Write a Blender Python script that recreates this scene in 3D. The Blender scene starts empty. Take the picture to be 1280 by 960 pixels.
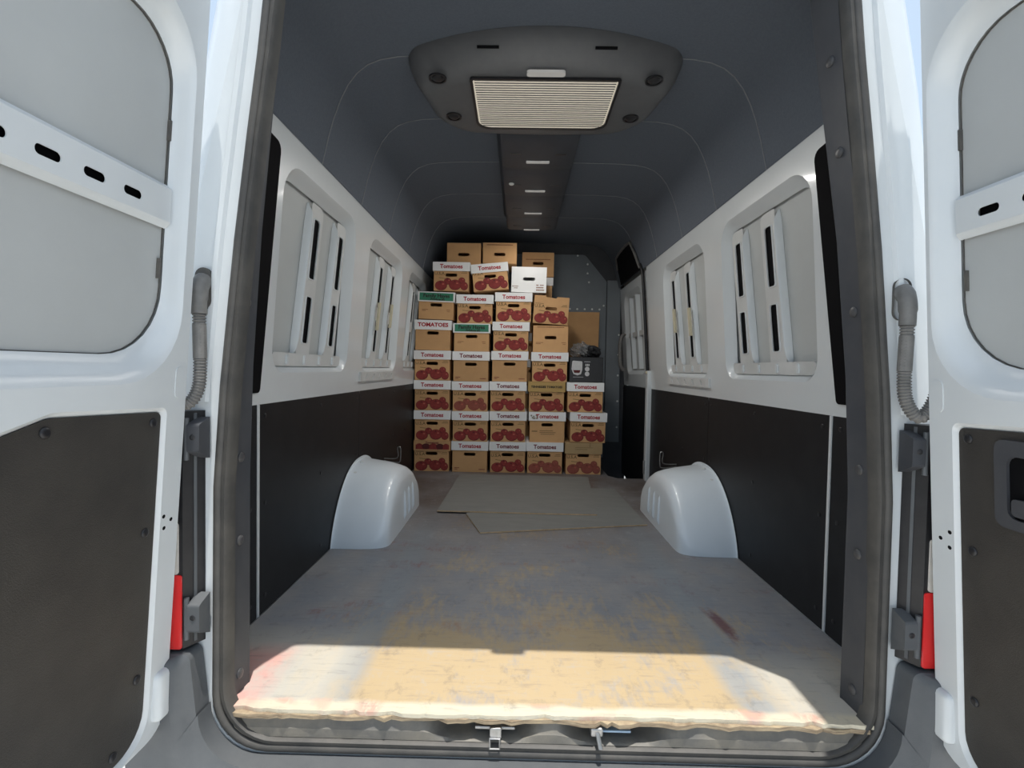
import bpy, bmesh, math, random
from mathutils import Vector, Matrix

random.seed(7)
PI = math.pi
scn = bpy.context.scene
COL = scn.collection

# ---------------------------------------------------------------- camera
F_ = Vector((-0.0127301, 0.99946416, -0.03015526))
R_ = Vector((0.99975001, 0.01327653, 0.01799039))
U_ = Vector((-0.01838111, 0.0299187, 0.99938331))
cam_d = bpy.data.cameras.new('camera')
cam = bpy.data.objects.new('camera', cam_d)
COL.objects.link(cam)
cam_d.sensor_width = 36.0
cam_d.lens = 620.0 / 1280.0 * 36.0
cam_d.clip_start = 0.02
cam.matrix_world = Matrix(((R_.x, U_.x, -F_.x, -0.0822), (R_.y, U_.y, -F_.y, 0.0),
                           (R_.z, U_.z, -F_.z, 0.8537), (0, 0, 0, 1)))
scn.camera = cam

# ---------------------------------------------------------------- sky and sun
SUN_DIR = Vector((-0.05, 0.157, -1.0)).normalized()
world = bpy.data.worlds.new('sky')
scn.world = world
world.use_nodes = True
wn = world.node_tree
for n in list(wn.nodes):
    wn.nodes.remove(n)
sky = wn.nodes.new('ShaderNodeTexSky')
sky.sky_type = 'NISHITA'
sky.sun_disc = False
sky.sun_elevation = math.radians(80)
sky.sun_rotation = math.radians(160)
sky.air_density = 1.0
sky.dust_density = 3.0
sky.ozone_density = 1.0
bg = wn.nodes.new('ShaderNodeBackground')
bg.inputs['Strength'].default_value = 0.115
wo = wn.nodes.new('ShaderNodeOutputWorld')
haze = wn.nodes.new('ShaderNodeMix')        # thin bright haze over the blue
haze.data_type = 'RGBA'
haze.inputs[0].default_value = 0.6
haze.inputs[7].default_value = (4.9, 6.0, 7.1, 1)
wn.links.new(sky.outputs[0], haze.inputs[6])
wn.links.new(haze.outputs[2], bg.inputs[0])
wn.links.new(bg.outputs[0], wo.inputs[0])

sun_d = bpy.data.lights.new('sun', 'SUN')
sun_d.energy = 3.4
sun_d.angle = math.radians(0.6)
sun_d.color = (1.0, 0.96, 0.90)
sun = bpy.data.objects.new('sun', sun_d)
COL.objects.link(sun)
sun.rotation_euler = SUN_DIR.to_track_quat('-Z', 'Y').to_euler()
sun.location = (0, -3, 8)

scn.view_settings.view_transform = 'Standard'
scn.view_settings.look = 'None'
scn.view_settings.gamma = 1.0
scn.view_settings.use_curve_mapping = False
scn.view_settings.exposure = 0.6

# ---------------------------------------------------------------- materials
MATS = {}


class NT:
    """small helper around a material's node tree"""
    def __init__(self, name):
        self.m = bpy.data.materials.new(name)
        self.m.use_nodes = True
        self.t = self.m.node_tree
        self.b = self.t.nodes['Principled BSDF']
        self.tc = self.t.nodes.new('ShaderNodeTexCoord')

    def link(self, a, b):
        self.t.links.new(a, b)

    def put(self, sock, v):
        if hasattr(v, 'is_output') or hasattr(v, 'links'):
            self.link(v, sock)
        else:
            sock.default_value = v

    def noise(self, scale=5, detail=4, rough=0.55, stretch=(1, 1, 1)):
        mp = self.t.nodes.new('ShaderNodeMapping')
        mp.inputs['Scale'].default_value = stretch
        self.link(self.tc.outputs['Object'], mp.inputs[0])
        n = self.t.nodes.new('ShaderNodeTexNoise')
        n.inputs['Scale'].default_value = scale
        n.inputs['Detail'].default_value = detail
        n.inputs['Roughness'].default_value = rough
        self.link(mp.outputs[0], n.inputs['Vector'])
        return n.outputs['Fac']

    def ramp(self, f, lo, hi, a=0.0, b=1.0):
        r = self.t.nodes.new('ShaderNodeMapRange')
        r.inputs[1].default_value = lo
        r.inputs[2].default_value = hi
        r.inputs[3].default_value = a
        r.inputs[4].default_value = b
        self.put(r.inputs[0], f)
        return r.outputs[0]

    def math(self, op, a, b=0.0):
        n = self.t.nodes.new('ShaderNodeMath')
        n.operation = op
        self.put(n.inputs[0], a)
        self.put(n.inputs[1], b)
        return n.outputs[0]

    def mix(self, f, a, b):
        n = self.t.nodes.new('ShaderNodeMix')
        n.data_type = 'RGBA'
        self.put(n.inputs[0], f)
        self.put(n.inputs[6], a if not isinstance(a, tuple) else a + (1,) if len(a) == 3 else a)
        self.put(n.inputs[7], b if not isinstance(b, tuple) else b + (1,) if len(b) == 3 else b)
        return n.outputs[2]

    def xyz(self):
        s = self.t.nodes.new('ShaderNodeSeparateXYZ')
        self.link(self.tc.outputs['Object'], s.inputs[0])
        return s.outputs

    def bump(self, h, strength, dist=0.002):
        b = self.t.nodes.new('ShaderNodeBump')
        b.inputs['Strength'].default_value = strength
        b.inputs['Distance'].default_value = dist
        self.link(h, b.inputs['Height'])
        self.link(b.outputs[0], self.b.inputs['Normal'])

    def color(self, c):
        self.put(self.b.inputs['Base Color'], c if not isinstance(c, tuple) else c + (1,))

    def set(self, **k):
        for a, v in k.items():
            self.b.inputs[a.replace('_', ' ')].default_value = v


def simple(name, c, c2=None, scale=8, rough=0.5, bump=0.0, bscale=200, metal=0.0, stretch=(1, 1, 1), coat=0.0, lo=0.35, hi=0.65, rnd=0.0, spec=0.5):
    n = NT(name)
    if c2 is None:
        c2 = tuple(x * 0.88 for x in c)
    col = n.mix(n.ramp(n.noise(scale, 5, 0.6, stretch), lo, hi), c, c2)
    if rnd:
        oi = n.t.nodes.new('ShaderNodeObjectInfo')
        hs = n.t.nodes.new('ShaderNodeHueSaturation')
        n.link(n.ramp(oi.outputs['Random'], 0, 1, 1 - rnd, 1 + rnd), hs.inputs['Value'])
        n.link(col, hs.inputs['Color'])
        col = hs.outputs[0]
    n.color(col)
    n.set(Roughness=rough, Metallic=metal)
    if coat:
        n.b.inputs['Coat Weight'].default_value = coat
        n.b.inputs['Coat Roughness'].default_value = 0.08
    if bump:
        n.bump(n.noise(bscale, 3, 0.6), bump)
    n.b.inputs['Specular IOR Level'].default_value = spec
    MATS[name] = n.m
    return n.m


simple('white_paint', (0.68, 0.715, 0.73), (0.65, 0.685, 0.70), 3, 0.28, coat=0.3)
simple('white_primer', (0.66, 0.67, 0.665), (0.56, 0.57, 0.56), 4, 0.45)
simple('skin_grey', (0.50, 0.52, 0.515), (0.46, 0.475, 0.47), 2.5, 0.5)
simple('white_plastic', (0.82, 0.88, 0.92), (0.79, 0.85, 0.89), 5, 0.3, coat=0.2)
simple('headliner', (0.125, 0.145, 0.175), (0.11, 0.128, 0.156), 120, 0.95, bump=0.5, bscale=500)
simple('headliner_seam', (0.24, 0.25, 0.265), None, 60, 0.9)
simple('lining_black', (0.009, 0.010, 0.012), (0.014, 0.015, 0.017), 14, 0.48, bump=0.35, bscale=420, spec=0.3)
simple('door_lining', (0.036, 0.033, 0.030), (0.048, 0.044, 0.039), 10, 0.45, bump=0.4, bscale=420)
simple('trim_plastic', (0.045, 0.048, 0.056), (0.060, 0.062, 0.068), 9, 0.5, bump=0.2, bscale=500)
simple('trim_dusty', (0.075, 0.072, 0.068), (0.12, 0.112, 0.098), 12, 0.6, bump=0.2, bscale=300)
simple('rubber', (0.050, 0.049, 0.047), (0.085, 0.08, 0.072), 9, 0.6, bump=0.2, bscale=90)
simple('black_plastic', (0.012, 0.012, 0.014), (0.018, 0.018, 0.020), 30, 0.4)
simple('void_black', (0.004, 0.004, 0.005), None, 30, 0.8, spec=0.1)
simple('bolt_plastic', (0.05, 0.05, 0.055), (0.08, 0.08, 0.08), 60, 0.4)
simple('bumper_grey', (0.088, 0.095, 0.102), (0.10, 0.107, 0.113), 20, 0.6, bump=0.3, bscale=500)
simple('sill_plastic', (0.12, 0.117, 0.108), (0.19, 0.175, 0.145), 14, 0.6, bump=0.2, bscale=200)
simple('conduit_grey', (0.19, 0.185, 0.175), (0.14, 0.137, 0.13), 30, 0.55)
simple('metal_grey', (0.42, 0.42, 0.42), (0.30, 0.30, 0.29), 40, 0.35, metal=0.8)
simple('metal_blue', (0.35, 0.48, 0.62), (0.3, 0.42, 0.55), 40, 0.3, metal=0.3)
simple('bulkhead_grey', (0.19, 0.215, 0.235), (0.17, 0.19, 0.21), 4, 0.5)
simple('rivet_white', (0.75, 0.77, 0.76), None, 60, 0.3)
simple('hardboard', (0.19, 0.195, 0.185), (0.22, 0.222, 0.21), 6, 0.55, stretch=(1, 3, 1))
simple('hardboard_edge', (0.66, 0.47, 0.29), (0.50, 0.35, 0.21), 30, 0.8)
simple('ply_edge', (0.40, 0.32, 0.21), (0.20, 0.15, 0.10), 24, 0.85, stretch=(1, 1, 12), bump=0.5, bscale=60)
simple('cardboard', (0.62, 0.36, 0.165), (0.57, 0.325, 0.15), 9, 0.85, bump=0.1, bscale=150, rnd=0.10)
simple('cardboard_light', (0.47, 0.325, 0.165), (0.43, 0.29, 0.145), 9, 0.85, rnd=0.06)
simple('lid_white', (0.88, 0.88, 0.87), (0.84, 0.84, 0.83), 9, 0.7, rnd=0.05)
simple('lid_green', (0.03, 0.19, 0.11), (0.04, 0.22, 0.13), 20, 0.7)
simple('lid_kraft', (0.50, 0.33, 0.12), (0.46, 0.30, 0.11), 9, 0.8)
simple('ink_red', (0.42, 0.015, 0.025), (0.36, 0.012, 0.02), 60, 0.7)
simple('ink_maroon', (0.19, 0.012, 0.022), None, 60, 0.7)
simple('ink_black', (0.02, 0.018, 0.016), None, 60, 0.7)
simple('ink_olive', (0.12, 0.09, 0.035), (0.16, 0.11, 0.045), 60, 0.8)
simple('ink_rust', (0.27, 0.095, 0.04), None, 60, 0.8)
simple('tomato_red', (0.30, 0.040, 0.035), (0.22, 0.026, 0.024), 40, 0.8, rnd=0.12)
simple('tomato_dark', (0.10, 0.016, 0.016), None, 40, 0.8)
simple('tomato_light', (0.50, 0.12, 0.085), None, 40, 0.8)
simple('tomato_faded', (0.34, 0.095, 0.065), (0.28, 0.072, 0.05), 40, 0.8, rnd=0.1)
simple('tomato_faded_dark', (0.22, 0.05, 0.035), None, 40, 0.8)
simple('print_white', (0.62, 0.62, 0.62), None, 40, 0.7)
simple('stain', (0.25, 0.23, 0.17), (0.42, 0.40, 0.33), 60, 0.85)
simple('foam_tape', (0.62, 0.57, 0.42), None, 30, 0.9)
simple('lamp_lens_white', (0.78, 0.74, 0.68), None, 60, 0.25)
simple('duct_plastic', (0.052, 0.058, 0.070), (0.045, 0.05, 0.06), 12, 0.55)
simple('unit_plastic', (0.115, 0.118, 0.122), (0.105, 0.108, 0.113), 30, 0.5, bump=0.2, bscale=600)
simple('diffuser', (0.70, 0.66, 0.56), (0.58, 0.55, 0.47), 5, 0.35)
simple('ground_gravel', (0.76, 0.74, 0.70), (0.60, 0.585, 0.55), 60, 0.9, bump=0.5, bscale=60)


def lens_red():
    n = NT('lamp_lens_red')
    n.color((0.72, 0.03, 0.03))
    n.set(Roughness=0.12)
    n.b.inputs['Coat Weight'].default_value = 0.5
    MATS['lamp_lens_red'] = n.m


def bag_mat():
    n = NT('clear_film')
    n.color((0.30, 0.30, 0.30))
    n.set(Roughness=0.12, Alpha=0.45)
    n.b.inputs['Specular IOR Level'].default_value = 0.9
    MATS['clear_film'] = n.m


def floor_mat():
    n = NT('floor_paint')
    x, y, z = n.xyz()
    ax = n.math('ABSOLUTE', x)
    n1 = n.noise(2.3, 6, 0.62, (1.0, 0.8, 1))
    n2 = n.noise(6.5, 6, 0.65, (1.0, 0.7, 1))
    n3 = n.noise(30, 5, 0.7, (1.6, 0.5, 1))
    n4 = n.noise(3.4, 5, 0.6, (0.7, 1.7, 1))
    col = n.mix(n.ramp(n2, 0.35, 0.66), (0.235, 0.255, 0.285), (0.31, 0.30, 0.295))
    # worn ochre wood showing through the paint, most of it near the rear edge
    near = n.ramp(y, 1.42, 1.95, 0.16, -0.08)
    cen = n.ramp(ax, 0.40, 0.72, 0.06, -0.16)
    wear = n.math('ADD', n.math('ADD', n1, near), cen)
    wear = n.math('ADD', wear, n.math('MULTIPLY', n.math('SUBTRACT', n3, 0.5), 0.5))
    col = n.mix(n.ramp(wear, 0.50, 0.68), col, (0.45, 0.345, 0.205))
    # blue grey rubbed lanes running lengthwise
    lane = n.math('ABSOLUTE', n.math('SUBTRACT', ax, 0.55))
    lane = n.math('MULTIPLY', n.ramp(lane, 0.03, 0.075, 1, 0), n.ramp(n2, 0.3, 0.5))
    col = n.mix(n.math('MULTIPLY', lane, 0.75), col, (0.255, 0.29, 0.32))
    # dull red print remnants
    red = n.math('MULTIPLY', n.ramp(n4, 0.57, 0.66), n.ramp(n3, 0.45, 0.6))
    red = n.math('MULTIPLY', red, n.ramp(y, 1.4, 1.7))
    col = n.mix(n.math('MULTIPLY', red, 0.55), col, (0.235, 0.10, 0.10))
    # brown dirt towards the front
    dirt = n.math('MULTIPLY', n.ramp(y, 2.1, 3.1, 0, 0.92), n.ramp(n1, 0.28, 0.55, 0.45, 1.0))
    col = n.mix(dirt, col, (0.115, 0.09, 0.078))
    # pale bare strip along the rear edge, with pink marks, and pale left corner
    e = n.math('ADD', y, n.math('MULTIPLY', n.math('SUBTRACT', n2, 0.5), 0.035))
    strip = n.ramp(e, 1.226, 1.244, 1, 0)
    lc = n.math('MULTIPLY', n.ramp(x, -0.50, -0.60), n.ramp(y, 1.62, 1.45))
    rc = n.math('MULTIPLY', n.ramp(x, 0.56, 0.64), n.ramp(y, 1.55, 1.40))
    pale = n.math('MULTIPLY', n.math('ADD', lc, rc), 0.75)
    col = n.mix(n.ramp(pale, 0, 1), col, (0.50, 0.475, 0.41))
    pk = n.math('MULTIPLY', n.ramp(n.noise(5, 2, 0.5, (1, 1, 1)), 0.54, 0.60), n.ramp(n3, 0.35, 0.5))
    col = n.mix(strip, col, n.mix(n.math('MULTIPLY', pk, 0.55), (0.58, 0.53, 0.41), (0.56, 0.22, 0.18)))
    pl = n.math('MULTIPLY', n.ramp(x, -0.70, -0.76), n.ramp(n2, 0.40, 0.55))
    pl = n.math('MULTIPLY', pl, n.ramp(y, 1.5, 1.42))
    col = n.mix(n.math('MULTIPLY', pl, 0.6), col, (0.60, 0.25, 0.22))
    # maroon smear on the right lane, faint crosswise wear lines
    mx = n.math('ABSOLUTE', n.math('SUBTRACT', n.math('ADD', x, n.math('MULTIPLY', y, 0.12)), 0.825))
    ms = n.math('MULTIPLY', n.ramp(mx, 0.012, 0.030, 1, 0), n.ramp(n2, 0.46, 0.56))
    ms = n.math('MULTIPLY', ms, n.math('MULTIPLY', n.ramp(y, 1.48, 1.56), n.ramp(y, 2.0, 1.85)))
    col = n.mix(n.math('MULTIPLY', ms, 0.8), col, (0.14, 0.045, 0.06))
    cw = n.noise(26, 5, 0.75, (0.30, 2.2, 1))
    col = n.mix(n.ramp(cw, 0.54, 0.70, 0, 0.40), col, (0.155, 0.15, 0.16))
    col = n.mix(n.ramp(cw, 0.44, 0.32, 0, 0.30), col, (0.36, 0.35, 0.34))
    # dark scuffs and pale rub marks
    n5 = n.noise(11, 8, 0.75, (1.3, 0.9, 1))
    col = n.mix(n.ramp(n5, 0.56, 0.70, 0, 0.45), col, (0.13, 0.125, 0.125))
    col = n.mix(n.ramp(n5, 0.44, 0.32, 0, 0.40), col, (0.36, 0.37, 0.385))
    # fine scratches
    sc = n.ramp(n.noise(70, 3, 0.8, (3.0, 0.25, 1)), 0.60, 0.72, 0, 0.35)
    col = n.mix(sc, col, (0.40, 0.39, 0.37))
    n.color(col)
    n.put(n.b.inputs['Roughness'], n.ramp(n2, 0.3, 0.7, 0.42, 0.62))
    n.bump(n3, 0.25, 0.002)
    MATS['floor_paint'] = n.m


def lit(name, c, e):
    n = NT(name)
    n.color(c)
    n.set(Roughness=0.35)
    n.b.inputs['Emission Color'].default_value = c + (1,)
    n.b.inputs['Emission Strength'].default_value = e
    MATS[name] = n.m


lit('diffuser_added_glow', (0.70, 0.64, 0.53), 0.30)  # faint glow added to the diffuser panel, a lamp that is off
lit('lens_added_glow', (0.55, 0.54, 0.52), 0.12)  # same added glow for the small lenses and duct strips
lens_red()
bag_mat()
floor_mat()
M = MATS

# ---------------------------------------------------------------- mesh helpers


def tag(o, label, cat, group=None, kind=None):
    o['label'] = label
    if cat:
        o['category'] = cat
    if group:
        o['group'] = group
    if kind:
        o['kind'] = kind
    return o


def link(name, me, parent=None):
    o = bpy.data.objects.new(name, me)
    COL.objects.link(o)
    if parent is not None:
        o.parent = parent
    return o


def finish(name, bm, mats, parent=None, smooth=None, recalc=True):
    if recalc:
        bmesh.ops.recalc_face_normals(bm, faces=bm.faces)
    me = bpy.data.meshes.new(name)
    bm.to_mesh(me)
    bm.free()
    if not isinstance(mats, (list, tuple)):
        mats = [mats]
    for m in mats:
        me.materials.append(M[m] if isinstance(m, str) else m)
    if smooth is not None:
        for p in me.polygons:
            p.use_smooth = True
        me.set_sharp_from_angle(angle=math.radians(smooth))
    return link(name, me, parent)


def empty(name, loc=(0, 0, 0), rot=(0, 0, 0)):
    o = bpy.data.objects.new(name, None)
    COL.objects.link(o)
    o.location = loc
    o.rotation_euler = rot
    o.empty_display_size = 0.05
    return o


def copy_tree(o, parent=None):
    c = o.copy()
    COL.objects.link(c)
    c.parent = parent
    for ch in o.children:
        copy_tree(ch, c)
    return c


def box(bm, a, b, bev=0.0, seg=2, mi=0):
    x0, y0, z0 = [min(p, q) for p, q in zip(a, b)]
    x1, y1, z1 = [max(p, q) for p, q in zip(a, b)]
    v = [bm.verts.new(c) for c in ((x0, y0, z0), (x1, y0, z0), (x1, y1, z0), (x0, y1, z0),
                                   (x0, y0, z1), (x1, y0, z1), (x1, y1, z1), (x0, y1, z1))]
    fs = [bm.faces.new([v[i] for i in f]) for f in
          ((0, 3, 2, 1), (4, 5, 6, 7), (0, 1, 5, 4), (1, 2, 6, 5), (2, 3, 7, 6), (3, 0, 4, 7))]
    for f in fs:
        f.material_index = mi
    if bev:
        es = {e for f in fs for e in f.edges}
        r = bmesh.ops.bevel(bm, geom=list(es), offset=bev, segments=seg, affect='EDGES', profile=0.5)
        for f in r['faces']:
            f.material_index = mi


def boxes(name, lst, mat, parent=None, bev=0.0):
    bm = bmesh.new()
    for a, b in lst:
        box(bm, a, b, bev)
    return finish(name, bm, mat, parent)


def rpoly(pts, n=6):
    """rounded polygon from (x, y, radius)"""
    out = []
    N = len(pts)
    for i in range(N):
        p = Vector(pts[i][:2])
        r = pts[i][2] if len(pts[i]) > 2 else 0
        if r <= 0:
            out.append((p.x, p.y))
            continue
        a = (Vector(pts[i - 1][:2]) - p).normalized()
        b = (Vector(pts[(i + 1) % N][:2]) - p).normalized()
        ang = a.angle(b)
        d = r / math.tan(ang / 2)
        c = p + (a + b).normalized() * (r / math.sin(ang / 2))
        t0 = p + a * d - c
        t1 = p + b * d - c
        a0 = math.atan2(t0.y, t0.x)
        a1 = math.atan2(t1.y, t1.x)
        da = a1 - a0
        while da > PI:
            da -= 2 * PI
        while da < -PI:
            da += 2 * PI
        for k in range(n + 1):
            t = a0 + da * k / n
            out.append((c.x + r * math.cos(t), c.y + r * math.sin(t)))
    return out


def rrect(x0, y0, x1, y1, r, n=6):
    rs = r if isinstance(r, (tuple, list)) else (r,) * 4
    return rpoly([(x0, y0, rs[0]), (x1, y0, rs[1]), (x1, y1, rs[2]), (x0, y1, rs[3])], n)


def circ(cx, cy, r, n=12, ry=None):
    ry = r if ry is None else ry
    return [(cx + r * math.cos(2 * PI * i / n), cy + ry * math.sin(2 * PI * i / n)) for i in range(n)]


def plate(bm, outer, holes, w0, w1, fn, mi=0, hole_walls=True):
    """a slab with holes: outlines in (u, v), thickness along w, placed by fn(u, v, w)"""
    loops = [outer] + list(holes)
    caps = []
    for w in (w0, w1):
        es, vl = [], []
        for lp in loops:
            vs = [bm.verts.new(fn(u, v, w)) for u, v in lp]
            vl.append(vs)
            for i in range(len(vs)):
                es.append(bm.edges.new((vs[i], vs[(i + 1) % len(vs)])))
        r = bmesh.ops.triangle_fill(bm, use_beauty=True, use_dissolve=False, edges=es)
        for g in r['geom']:
            if isinstance(g, bmesh.types.BMFace):
                g.material_index = mi
        caps.append(vl)
        if w0 == w1:
            return
    for k, (a, b) in enumerate(zip(*caps)):
        if k and not hole_walls:
            continue
        for i in range(len(a)):
            j = (i + 1) % len(a)
            f = bm.faces.new((a[i], a[j], b[j], b[i]))
            f.material_index = mi


def flank(bm, la, wa, lb, wb, fn, mi=0, steps=3):
    """soft sloping wall between two outlines with the same point count"""
    prev = None
    for s in range(steps + 1):
        t = s / steps
        tt = t * t * (3 - 2 * t)
        vs = [bm.verts.new(fn(a[0] + (b[0] - a[0]) * t, a[1] + (b[1] - a[1]) * t, wa + (wb - wa) * tt)) for a, b in zip(la, lb)]
        if prev:
            for i in range(len(vs)):
                j = (i + 1) % len(vs)
                f = bm.faces.new((prev[i], prev[j], vs[j], vs[i]))
                f.material_index = mi
        prev = vs


def grid(bm, P, mi=0, closed_u=False, closed_v=False):
    """P[i][j] -> coordinates"""
    V = [[bm.verts.new(p) for p in row] for row in P]
    nu, nv = len(V), len(V[0])
    for i in range(nu if closed_u else nu - 1):
        for j in range(nv if closed_v else nv - 1):
            f = bm.faces.new((V[i][j], V[(i + 1) % nu][j], V[(i + 1) % nu][(j + 1) % nv], V[i][(j + 1) % nv]))
            f.material_index = mi
    return V


def tube(bm, pts, r, n=10, closed=False, mi=0, caps=True):
    pts = [Vector(p) for p in pts]
    N = len(pts)
    rs = r if isinstance(r, (list, tuple)) else [r] * N
    rings = []
    up = None
    for i, p in enumerate(pts):
        if closed:
            t = (pts[(i + 1) % N] - pts[i - 1]).normalized()
        else:
            t = (pts[min(i + 1, N - 1)] - pts[max(i - 1, 0)]).normalized()
        if up is None:
            up = Vector((0, 1, 0)) if abs(t.y) < 0.9 else Vector((0, 0, 1))
        a = (up - t * up.dot(t)).normalized()
        b = t.cross(a)
        up = a
        rings.append([p + (a * math.cos(2 * PI * k / n) + b * math.sin(2 * PI * k / n)) * rs[i] for k in range(n)])
    V = grid(bm, rings, mi, closed_u=closed, closed_v=True)
    if not closed and caps:
        for vs in (V[0], V[-1]):
            f = bm.faces.new(vs)
            f.material_index = mi


def smooth_path(pts, n=6):
    """Catmull-Rom through points"""
    P = [Vector(p) for p in pts]
    out = []
    for i in range(len(P) - 1):
        p0, p1, p2, p3 = P[max(i - 1, 0)], P[i], P[i + 1], P[min(i + 2, len(P) - 1)]
        for k in range(n):
            t = k / n
            out.append(0.5 * ((2 * p1) + (p2 - p0) * t + (2 * p0 - 5 * p1 + 4 * p2 - p3) * t * t + (3 * p1 - p0 - 3 * p2 + p3) * t ** 3))
    out.append(P[-1])
    return out


def interp(tab, z):
    if z <= tab[0][0]:
        return tab[0][1]
    for (a, va), (b, vb) in zip(tab, tab[1:]):
        if z <= b:
            return va + (vb - va) * (z - a) / (b - a)
    return tab[-1][1]


def dome(bm, c, nrm, r, h, n=12, mi=0):
    """round button head at c facing nrm"""
    nrm = Vector(nrm).normalized()
    a = nrm.orthogonal().normalized()
    b = nrm.cross(a)
    c = Vector(c)
    rows = []
    for rr, hh in ((1.0, 0.0), (1.0, 0.45), (0.8, 0.8), (0.45, 1.0)):
        rows.append([c + (a * math.cos(2 * PI * k / n) + b * math.sin(2 * PI * k / n)) * r * rr + nrm * h * hh for k in range(n)])
    V = grid(bm, rows, mi, closed_v=True)
    f = bm.faces.new(V[-1])
    f.material_index = mi


_TXT = {}


def text_mesh(body, size, mat, bold=0.0, extr=0.0003, sx=1.0, shear=0.0):
    key = (body, size, mat, bold, sx, shear)
    if key in _TXT:
        return _TXT[key]
    cu = bpy.data.curves.new('lettering', 'FONT')
    cu.body = body
    cu.size = size
    cu.align_x = 'CENTER'
    cu.align_y = 'CENTER'
    cu.offset = bold
    cu.extrude = extr
    cu.shear = shear
    cu.resolution_u = 2
    o = bpy.data.objects.new('lettering', cu)
    COL.objects.link(o)
    me = bpy.data.meshes.new_from_object(o)
    bpy.data.objects.remove(o)
    me.transform(Matrix.Rotation(PI / 2, 4, 'X') @ Matrix.Diagonal((sx, 1, 1, 1)))   # upright, facing -y
    me.materials.clear()
    me.materials.append(M[mat])
    _TXT[key] = me
    return me


# ================================================================ THE SETTING
Y_BACK = 4.89      # bulkhead
Z_ROOF = 2.085


def Xw(z):         # inner face of the white side wall above the lining
    return 0.945 - 0.069 * (z - 0.72)


def wall_fn(s):
    return lambda y, z, w: (s * (Xw(z) + w), y, z)


def flat_fn(s, x0):
    return lambda y, z, w: (s * (x0 + w), y, z)


# ---- ground
bm = bmesh.new()
box(bm, (-40, -40, -0.66), (40, 40, -0.62))
tag(finish('ground', bm, 'ground_gravel'), 'pale sunlit gravel ground around the van', 'ground', kind='structure')

# ---- floor: worn painted plywood with a torn rear edge
front = []
random.seed(3)
xx = 0.80
while xx > -0.80:
    front.append((xx, 1.199 + 0.004 * math.sin(xx * 5) + random.uniform(-0.0025, 0.0025) + (0.009 if random.random() < 0.07 else 0)))
    xx -= random.uniform(0.006, 0.03)
outer = [(-0.80, 1.205), (-0.815, 1.30), (-0.944, 1.32), (-0.944, 4.88), (0.66, 4.88), (0.66, 4.02), (0.72, 3.93), (0.944, 3.93), (0.944, 1.32), (0.815, 1.30), (0.80, 1.2)] + front
bm = bmesh.new()
plate(bm, outer, [], 0.0, -0.010, lambda u, v, w: (u, v, w))
floor = finish('floor', bm, 'floor_paint')
tag(floor, 'worn grey and ochre painted plywood floor of the cargo bay', 'floor', kind='structure')
bm = bmesh.new()
fr2 = []
xx = 0.79
while xx > -0.79:
    fr2.append((xx, 1.196 + random.uniform(-0.008, 0.006)))
    xx -= random.uniform(0.012, 0.035)
plate(bm, [(-0.79, 1.2), (-0.79, 1.26), (0.79, 1.26), (0.79, 1.2)] + fr2, [], -0.0102, -0.020, lambda u, v, w: (u, v, w))
finish('ply_layer', bm, 'ply_edge', floor)
bm = bmesh.new()
box(bm, (-0.94, 1.27, -0.021), (0.655, 4.88, -0.05))
finish('subfloor', bm, 'sill_plastic', floor)

# ---- step well by the sliding door
bm = bmesh.new()
box(bm, (0.66, 3.93, -0.26), (0.99, 4.89, -0.24))
box(bm, (0.655, 3.93, -0.24), (0.662, 4.89, -0.052))
box(bm, (0.66, 3.92, -0.24), (0.99, 3.93, -0.012))
tag(finish('step_well', bm, 'void_black'), 'dark step well in the floor by the sliding door', 'step', kind='structure')

# ---- side walls
RECESSES = {-1: [(1.70, 2.45), (2.67, 3.42), (3.62, 4.30)], 1: [(1.70, 2.45), (2.67, 3.42)]}
Z0, Z1 = 0.845, 1.545


def recess_loops(y0, y1):
    la = rpoly([(y0, Z0 - 0.02, 0.09), (y1, Z0 - 0.02, 0.09), (y1, Z1 + 0.02, 0.11), (y0, Z1 + 0.02, 0.13)], 7)
    lb = rpoly([(y0 + 0.035, Z0 + 0.02, 0.05), (y1 - 0.035, Z0 + 0.02, 0.05), (y1 - 0.035, Z1 - 0.02, 0.07), (y0 + 0.035, Z1 - 0.02, 0.10)], 7)
    return la, lb


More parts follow.
